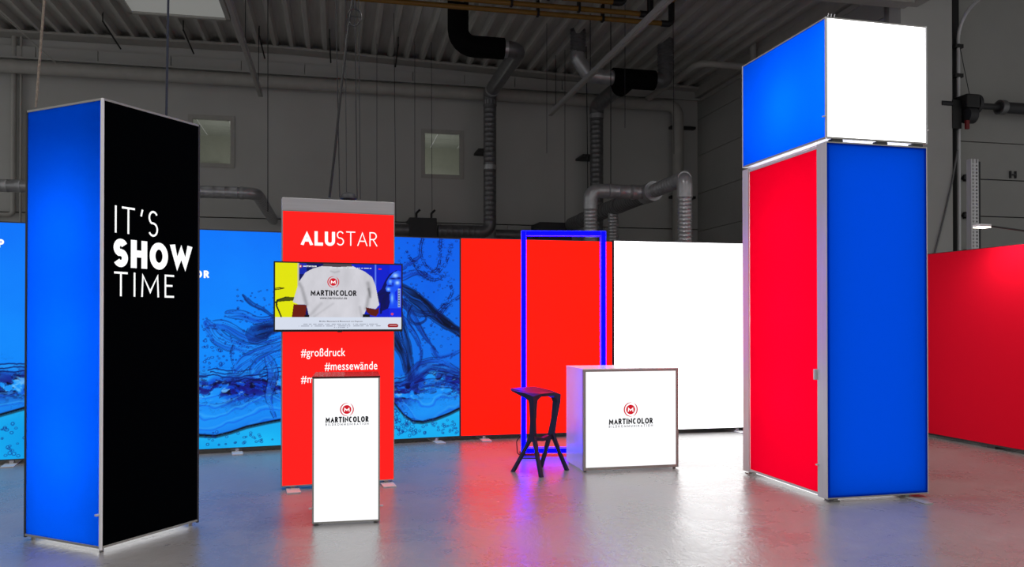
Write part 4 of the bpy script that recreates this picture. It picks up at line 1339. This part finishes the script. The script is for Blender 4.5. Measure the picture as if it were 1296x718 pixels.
def water_art(x0, x1):
    """printed splash; feature points are read off the photo and carried over to the sheet"""
    nx = int((x1 - x0) / .0065); nz = int((hW - zb) / .0065)
    xs = np.linspace(x0, x1, nx); zs = np.linspace(zb, hW, nz)
    X, Z = np.meshgrid(xs, zs)
    to = lambda pts: [TW.px(px, py) for px, py in pts]
    n1 = fbm(X * 1.5, Z * 1.5, 3); n4 = fbm(X * 6, Z * 6, 13, 3)
    f = np.clip((Z - zb) / (hW - zb), 0, 1)
    line_y = lambda P: np.interp(X, *zip(*to(P)))
    lvl = line_y([(-60, 462), (0, 462), (32, 460), (150, 468), (253, 468), (275, 466), (300, 470), (330, 464), (356, 462), (430, 466), (500, 478), (520, 474), (540, 460), (560, 462), (582, 468)]) + .05 * (fbm(X * 5, X * 0 + 2, 9) - .5)
    low = line_y([(-60, 536), (0, 527), (32, 518), (150, 545), (253, 553), (272, 554), (292, 549), (312, 542), (335, 537), (356, 533), (430, 520), (500, 512), (512, 527), (524, 535), (536, 536), (552, 532), (570, 525), (582, 519)])
    img = np.zeros(X.shape + (3,))
    right = np.clip((X - 2.8) / 1.6, 0, 1)
    img[:] = np.stack([4 + 12 * (1 - f), 118 - 26 * right + 30 * (1 - f), 252 - 18 * right + 0 * X], -1) + (n1 - .5)[..., None] * np.array([8, 22, 8])
    body = np.stack([14 + 24 * n1, 128 + 46 * n1, 246 + 8 * n1], -1)
    img = np.where((Z < lvl)[..., None], body, img)
    deep = np.stack([4 + 26 * n1, 146 + 50 * n1, 228 + 26 * n1], -1)
    img = np.where((Z < low)[..., None], deep, img)

    def ink(mask, col, a=1.0):
        nonlocal img
        m_ = (np.clip(mask, 0, 1) * a)[..., None]
        img = img * (1 - m_) + np.array(col, float) * m_
    con = lambda n_, c, w: np.clip(1 - np.abs(n_ - c) / w, 0, 1)
    wx = X + .25 * fbm(X * 2, Z * 2, 31); wz = Z + .22 * fbm(X * 2, Z * 2, 41)
    n2 = fbm(wx * 4.5, wz * 8, 51, 3); n3 = fbm(wx * 10, wz * 19, 61, 4); n5 = fbm(wx * 20, wz * 44, 81, 3)
    # choppy band under the surface
    bz = lvl - .22
    band = np.exp(-((Z - bz) / .13) ** 2)
    ink(np.clip((n2 - .40) * 5, 0, 1) * band, (6, 44, 186), .85)
    ink(np.clip((n3 - .49) * 9, 0, 1) * band, (22, 16, 112), .9)
    ink(np.clip((n5 - .52) * 9, 0, 1) * band * (n3 > .44), (6, 6, 44), .95)
    ink(np.clip((n5 - .60) * 9, 0, 1) * band * (n3 < .5), (130, 205, 255), .7)
    ink(con(n3, .5, .03) * np.exp(-((Z - bz) / .2) ** 2), (4, 10, 66), .8)
    # surface crest: thin dark, broken lines following the water level
    for k, off in enumerate((0, -.035, -.075, -.12)):
        zz = lvl + off + .05 * (fbm(X * (6 + k), X * 0 + k, 91 + k) - .5)
        ink(np.clip(1.3 - np.abs(Z - zz) / .008, 0, 1) * (fbm(X * 5, X * 0 + 7 + k, 95) > .42), (4, 16, 92), .85)
    # slow folds between the choppy band and the underside of the wave
    fold = (Z < bz - .08) & (Z > low)
    ph = (Z - low) / .11 + 1.4 * (n1 - .5) * 3
    ink(con(ph - np.floor(ph), .5, .10) * fold, (22, 84, 226), .55)
    ink(con(ph - np.floor(ph), .72, .12) * fold, (70, 178, 255), .5)
    ink(np.exp(-np.clip(Z - low, 0, 9) / .06) * (Z > low), (10, 84, 214), .6)
    ink(np.clip(1.6 - np.abs(Z - low) / (.013 + .010 * n1), 0, 1), (1, 3, 14), 1)
    ink(np.exp(-np.clip(low - Z, 0, 9) / .05) * (Z < low), (60, 190, 250), .4)

    def ribbon(P, wd, n, dark, light, a=.8, seed=1, line=(2, 10, 60), taper=(.25, .5), lw=.12):
        d, tp, sg, tot = signed_line(X, Z, curve(to(P)))
        wv = wd * (taper[0] + (1 - taper[0]) * np.sin(np.pi * np.clip(tp ** taper[1], 0, 1)))
        u = sg * d / np.maximum(wv, 1e-3) + .5 * (n4 - .5)
        mk = np.clip((1 - np.abs(u)) * 5, 0, 1) * (tp > .001) * (tp < .999)
        ph = u * n * .5 + 1.6 * (smooth_noise(tp * tot * 5 + 9 + 0 * u, u * 1.2 + 7, seed) - .5)
        sh = smooth_noise(ph * 1.1 + 40, tp * tot * 4 + 3, seed + 1)[..., None]
        colr = np.array(dark, float) * sh + np.array(light, float) * (1 - sh)
        m_ = (mk * a)[..., None] * (.35 + .65 * sh)
        img[:] = img * (1 - m_) + colr * m_
        fr = ph - np.floor(ph)
        ink(con(fr, .5, lw) * mk * (smooth_noise(tp * tot * 6, ph * .7 + 20, seed + 2) > .36), line, .75)
        ink(np.clip(1.4 - np.abs(np.abs(u) - 1) * wv / .006, 0, 1) * (tp > .001) * (tp < .999) * (n4 > .4), line, .45)
    B1, B2 = (8, 50, 176), (40, 150, 252)
    ribbon([(258, 406), (272, 424), (294, 437), (322, 442), (350, 434), (372, 418)], .085, 5, B1, B2, .85, 3)
    ribbon([(262, 412), (284, 412), (306, 424), (330, 432), (366, 424)], .06, 4, B1, B2, .8, 7)
    ribbon([(284, 397), (304, 398), (326, 406), (350, 400), (372, 388)], .055, 4, B1, B2, .8, 11)
    ribbon([(296, 474), (310, 458), (330, 446), (352, 438), (372, 430)], .075, 6, B1, B2, .8, 17)
    ribbon([(318, 474), (334, 456), (352, 448), (372, 446)], .07, 5, B1, B2, .7, 23)
    ribbon([(295, 436), (293, 452), (297, 470)], .022, 2, B1, B2, .6, 29)
    ribbon([(338, 450), (346, 476), (340, 505), (348, 530)], .06, 4, (8, 66, 208), (60, 170, 255), .7, 37)
    ribbon([(312, 428), (334, 419), (356, 411), (380, 404)], .11, 5, (4, 18, 70), (10, 60, 170), 1, 43, (1, 6, 30))
    ribbon([(306, 372), (318, 384), (334, 392), (352, 406)], .022, 2, (2, 8, 48), (10, 60, 170), .8, 47)
    # right of the stand
    D1, D2 = (2, 10, 34), (12, 62, 168)
    ribbon([(480, 330), (504, 338), (520, 332), (532, 324)], .05, 5, (6, 40, 150), (20, 96, 235), .8, 53)
    ribbon([(480, 352), (508, 350), (528, 344), (546, 350)], .05, 5, (6, 40, 150), (20, 96, 235), .8, 57)
    ribbon([(484, 356), (506, 364), (530, 380), (556, 402), (596, 432)], .085, 5, D1, (5, 28, 84), 1, 61, (0, 2, 12), (.55, .7), .24)
    ribbon([(490, 372), (512, 384), (530, 396), (548, 398), (562, 410)], .05, 3, D1, D2, .95, 67, (1, 4, 24))
    ribbon([(494, 372), (504, 404), (514, 440), (522, 484)], .085, 6, D1, D2, .95, 71, (1, 4, 24), (.5, .6))
    ribbon([(488, 392), (498, 424), (512, 452), (516, 484)], .075, 5, D1, D2, .9, 73, (1, 4, 24))
    ribbon([(510, 378), (526, 404), (540, 428), (556, 448)], .035, 3, (4, 24, 96), (14, 80, 210), .9, 79)
    ribbon([(522, 386), (518, 402), (528, 410), (540, 404), (534, 392)], .018, 2, D1, D2, .9, 83)
    ribbon([(508, 398), (526, 424), (534, 448), (528, 470)], .03, 3, (4, 24, 96), (14, 80, 210), .9, 85)
    ribbon([(546, 440), (556, 452), (570, 450), (592, 440)], .035, 3, (6, 40, 140), (20, 100, 230), .8, 89)
    ribbon([(518, 484), (530, 470), (548, 462), (568, 466), (592, 478)], .10, 6, (8, 24, 112), (24, 100, 235), .9, 97, (2, 8, 50))
    ribbon([(520, 494), (545, 486), (570, 488), (594, 496)], .06, 5, (8, 24, 112), (24, 100, 235), .8, 101, (2, 8, 50))
    for q, P in enumerate(([(536, 300), (533, 318), (540, 336), (550, 343), (557, 332), (559, 300)], [(524, 330), (534, 346), (550, 354), (564, 348)], [(568, 350), (573, 370), (563, 386), (552, 398)], [(584, 374), (568, 386), (556, 402)], [(516, 320), (526, 334), (540, 346)], [(572, 310), (566, 330), (556, 344)])):
        d, tp, sg, tot = signed_line(X, Z, curve(to(P)))
        w_ = .02 + .03 * n4
        ink(con(n5, .5, .07) * np.clip(1.3 - d / w_, 0, 1), (2, 10, 64), .95)
        ink(np.clip(1.3 - np.abs(d - .012) / .006, 0, 1) * (n3 > .47), (3, 14, 80), .85)
    # droplets and bubbles
    r2 = np.random.default_rng(5)
    zones = [(90, (256, 350), (400, 470), (.005, .011)), (40, (300, 356), (366, 408), (.004, .010)), (26, (256, 284), (428, 462), (.008, .018)), (150, (504, 580), (304, 456), (.005, .013)),
             (70, (502, 580), (532, 556), (.008, .017)), (26, (500, 530), (520, 556), (.012, .026)), (40, (256, 352), (548, 570), (.007, .016)), (20, (0, 32), (532, 580), (.008, .018))]
    for cnt, xr_, yr_, rr_ in zones:
        for _ in range(cnt):
            px, py, rr = r2.uniform(*xr_), r2.uniform(*yr_), r2.uniform(*rr_)
            cx, cz = TW.px(px, py)
            if not (x0 < cx < x1) or cz < zb + .03: continue
            i0, i1 = np.searchsorted(xs, [cx - .05, cx + .05]); j0, j1 = np.searchsorted(zs, [cz - .05, cz + .05])
            q = np.hypot(X[j0:j1, i0:i1] - cx, (Z[j0:j1, i0:i1] - cz) * r2.uniform(.9, 1.4))
            m_ = np.clip(1.2 - np.abs(q - rr) / .005, 0, 1)[..., None] * r2.uniform(.5, .95)
            img[j0:j1, i0:i1] = img[j0:j1, i0:i1] * (1 - m_) + np.array((3, 26, 116)) * m_
            m_ = np.clip(1 - np.hypot(X[j0:j1, i0:i1] - cx + rr * .3, Z[j0:j1, i0:i1] - cz - rr * .3) / (rr * .55), 0, 1)[..., None] * .6
            img[j0:j1, i0:i1] = img[j0:j1, i0:i1] * (1 - m_) + np.array((110, 200, 255)) * m_
    return np.clip(img, 0, 255)


for i, (x0, x1, lab) in enumerate(((-1.2, split_x, 'blue water print lightbox wall left of and behind the black tower'), (split_x, len_blue, 'blue water splash lightbox wall behind the red stand and television'))):
    o_ = TW.o + TW.ex * x0
    wl = empty('lightbox_wall', o_, TW.a, lab, 'lightbox wall')
    wall_frame(wl, x1 - x0, hW)
    sheet = art_sheet('print', M['water'], wl, .012, x1 - x0 - .012, zb + .012, hW - .012, -.001, water_art(x0, x1))
    mb = MB()
    if i == 0:
        a = TW.px(5, 303); b = TW.px(5, 313.5)
        thin_text(mb, 'P', TW.px(-2.5, 308)[0] - x0, b[1], TW.px(5.5, 308)[0] - x0, a[1], -.004, .021)
        xf = [TW.px(14, 585)[0] - x0]
    else:
        a = TW.px(256, 342.5); b = TW.px(256, 352)
        xr = TW.px(264.5, 347)[0] - x0
        wfull = (TW.px(264.5, 347)[0] - TW.px(247, 347)[0])
        thin_text(mb, 'OR', xr - wfull, b[1], xr, a[1], -.004, .021)
        xf = [TW.px(300, 575)[0] - x0, TW.px(553, 559)[0] - x0]
    mb.build('lettering', M['text_white'], sheet)
    wall_feet(wl, xf)

for a, b, key, lab, feet, mt in ((Pb[2], Pb[3], 'red', 'plain orange red lightbox wall between the blue and white walls', (613,), M['red_orange']),
                                 (Pb[3], Pb[4], 'white', 'plain glowing white lightbox wall left of the right tower', (790, 934), M['white_lit'])):
    an = math.atan2(Pb[4].y - Pb[2].y, Pb[4].x - Pb[2].x)
    Fr = Frame(a.x, a.y, an); w = (b - a).length - .002
    if key == 'white': w = 2.06
    h_ = Fr.px(680 if key == 'red' else 860, 303 if key == 'red' else 305.8)[1]
    wl = empty('lightbox_wall', Fr.o, an, lab, 'lightbox wall')
    wall_frame(wl, w, h_)
    MB().box(.012, w - .012, 0, .01, zb + .012, h_ - .012).build('print', mt, wl)
    wall_feet(wl, [Fr.px(p, 555)[0] for p in feet])

# red textile wall on the right, lit by an arm lamp
A = floor_pt(1175, 553); B = floor_pt(1296, 575.5)
an = math.atan2(B.y - A.y, B.x - A.x)
TR = Frame(A.x, A.y, an)
hr0 = TR.px(1175, 320)[1]; hr1 = TR.px(1296, 310)[1]; hr = (hr0 + hr1) / 2
rw = empty('textile_wall', TR.o - TR.ex * 1.2, an, 'dark red fabric wall at the right edge behind the right tower', 'textile wall')
wr_ = 4.4
MB().box(.01, wr_ - .01, 0, .012, .05, hr - .006).build('red_fabric', M['fabric_red'], rw)
mb = MB(); mb.box(0, wr_, .012, .09, .04, hr); mb.box(0, wr_, -.002, .012, .03, .048); mb.box(0, wr_, -.002, .014, hr - .006, hr)
mb.box(0, .01, -.002, .012, .03, hr); mb.box(wr_ - .01, wr_, -.002, .012, .03, hr)
mb.build('frame', M['black'], rw)
for x in (.3, 2.2, 4.1):
    MB().box(x - .06, x + .06, .0, .30, 0, .03).build('foot', M['black'], rw)
# arm lamps clipped to the wall top
def arm_lamp(xl, label, group=None):
    lp_ = empty('arm_lamp', TR.o + TR.ex * xl + Vector((0, 0, hr)), an, label, 'lamp', group)
    MB().box(.27, .33, -.02, .11, 0, .02).box(.27, .33, -.03, -.015, -.05, .02).build('clamp', M['black'], lp_)
    MB().tube(fillet([(.30, .04, .01), (.30, .0, .10), (.02, -.42, .20)], .05), .010, 8).build('arm', M['black'], lp_, smooth=True)
    hd = MB().box(-.055, .055, -.56, -.40, .185, .215, bev=.01).build('lamp_head', M['alu'], lp_)
    MB().box(-.05, .05, -.555, -.405, .176, .186).build('lamp_light', M['lamp_led'], hd)['label'] = 'glowing white lamp face'
    sd = bpy.data.lights.new('lamp_spot', 'SPOT'); sd.energy = 42; sd.spot_size = R(150); sd.spot_blend = .8; sd.shadow_soft_size = .06; sd.color = (1, .95, .88)
    s = bpy.data.objects.new('lamp_spot', sd); COL.objects.link(s); s.parent = lp_
    s.location = (0, -.48, .165)
    dirv = Vector((0, .40, -.9)); s.rotation_euler = dirv.to_track_quat('-Z', 'Y').to_euler()
    return lp_


hd_px = at(1275, 284, 9.3)
xl = TR.loc(hd_px).x
arm_lamp(xl, 'small white arm lamp glowing above the red fabric wall')

# ================================================================== DOOR GEAR AND RACK POST ON THE FAR RIGHT
t = hall_thing('door_track', 'steel guide track of the hall door, curving inward at the top', 'door track')
a = hall_px(1210, 30, SF + .1)
MB().box(P1205 - .01, P1217 - .06, -SF - .05, -SF, 0, a.z + .45).build('guide_plate', M['black'], t)
q = hall_px(1213.5, 200, SF + .1)
MB().tube(fillet([(q.x, -SF - .1, 0), (q.x, -SF - .1, a.z + .1), (q.x, -SF - 1.6, a.z + .55)], .5, 10), .028, 10).build('guide_rail', M['alu'], t, smooth=True)
for py in (60, 97):
    c = hall_px(1211, py, SF + .05); MB().box(c.x - .09, c.x + .06, -SF - .13, -SF, c.z - .03, c.z + .03).build('bracket', M['black'], t)
t = hall_thing('door_operator', 'black door motor and spring shaft high on the far right wall', 'door motor')
a = hall_px(1222, 133, SF + .25)
MB().tube([(hall_px(1190, 131, SF + .25).x, -SF - .25, a.z), (13, -SF - .25, a.z)], .05, 12).build('shaft', M['dark'], t, smooth=True)
MB().box(a.x - .12, a.x + .12, -SF - .42, -SF - .12, a.z - .08, a.z + .14, bev=.02).build('motor', M['black'], t)
MB().tube([(a.x - .05, -SF - .3, a.z - .18), (a.x + .1, -SF - .3, a.z - .18)], .13, 16).build('gearbox', M['dark'], t, smooth=True)
MB().tube([(a.x + .15, -SF - .25, a.z + .02), (a.x + .21, -SF - .25, a.z + .02)], .16, 18).build('cable_drum', M['dark'], t, smooth=True)
b = hall_px(1264, 134, SF + .25)
MB().tube([(b.x, -SF - .25, a.z), (13, -SF - .25, a.z)], .09, 14).build('spring', M['dark'], t, smooth=True)
MB().tube([(b.x, -SF - .25, a.z), (b.x + .10, -SF - .25, a.z)], .12, 16).build('spring_cone', M['galv_dark'], t, smooth=True)
MB().box(a.x - .28, a.x - .12, -SF - .30, -SF, a.z - .40, a.z + .06).build('bearing_plate', M['black'], t)
MB().box(a.x - .10, a.x - .04, -SF - .38, -SF - .34, a.z - .42, a.z - .28).build('pull_tag', mat('red_tag', (120, 20, 24), .6), t)
o = MB().tube([hall_px(1212, 190, SF + .3), hall_px(1205, 230, SF + .3), hall_px(1196, 270, SF + .3), hall_px(1182, 325, SF + .3)], .014, 6).build('pull_chain', M['galv_dark'], None, loc=HL, rot=HA)
tag(o, 'grey pull chain slanting down beside the door track', 'chain')
o = MB().tube([hall_px(1214, 55, SF + .3), hall_px(1228, 125, SF + .3)], .006, 6).build('door_cable', M['wire'], None, loc=HL, rot=HA)
tag(o, 'thin cable running from the door track to the motor', 'cable')

# perforated rack post
A = at(1229, 201, 11.6); B = at(1240, 201, 11.6)
wd = B.x - A.x
t = empty('rack_post', (A.x, 11.6, 0), R(12.2), 'pale perforated rack post standing behind the red fabric wall', 'rack post')
mb = MB(); top_z = A.z
cols = [(0, .16), (.36, .64), (.84, 1.0)]
for a_, b_ in cols: mb.box(a_ * wd, b_ * wd, 0, .004, 0, top_z)
zz = 0.0
while zz < top_z - .05:
    mb.box(.16 * wd, .36 * wd, 0, .004, zz, zz + .022); mb.box(.64 * wd, .84 * wd, 0, .004, zz + .0, zz + .022); zz += .05
mb.box(0, .004, .004, .09, 0, top_z); mb.box(wd - .004, wd, .004, .09, 0, top_z)
mb.build('post_sheet', M['alu'], t)
MB().box(-.02, wd + .02, -.02, .12, 0, .008).build('base_plate', M['alu_dark'], t)
MB().box(wd + .004, wd + .05, .02, .08, 0, top_z - .03).build('rear_post', M['dark'], t)
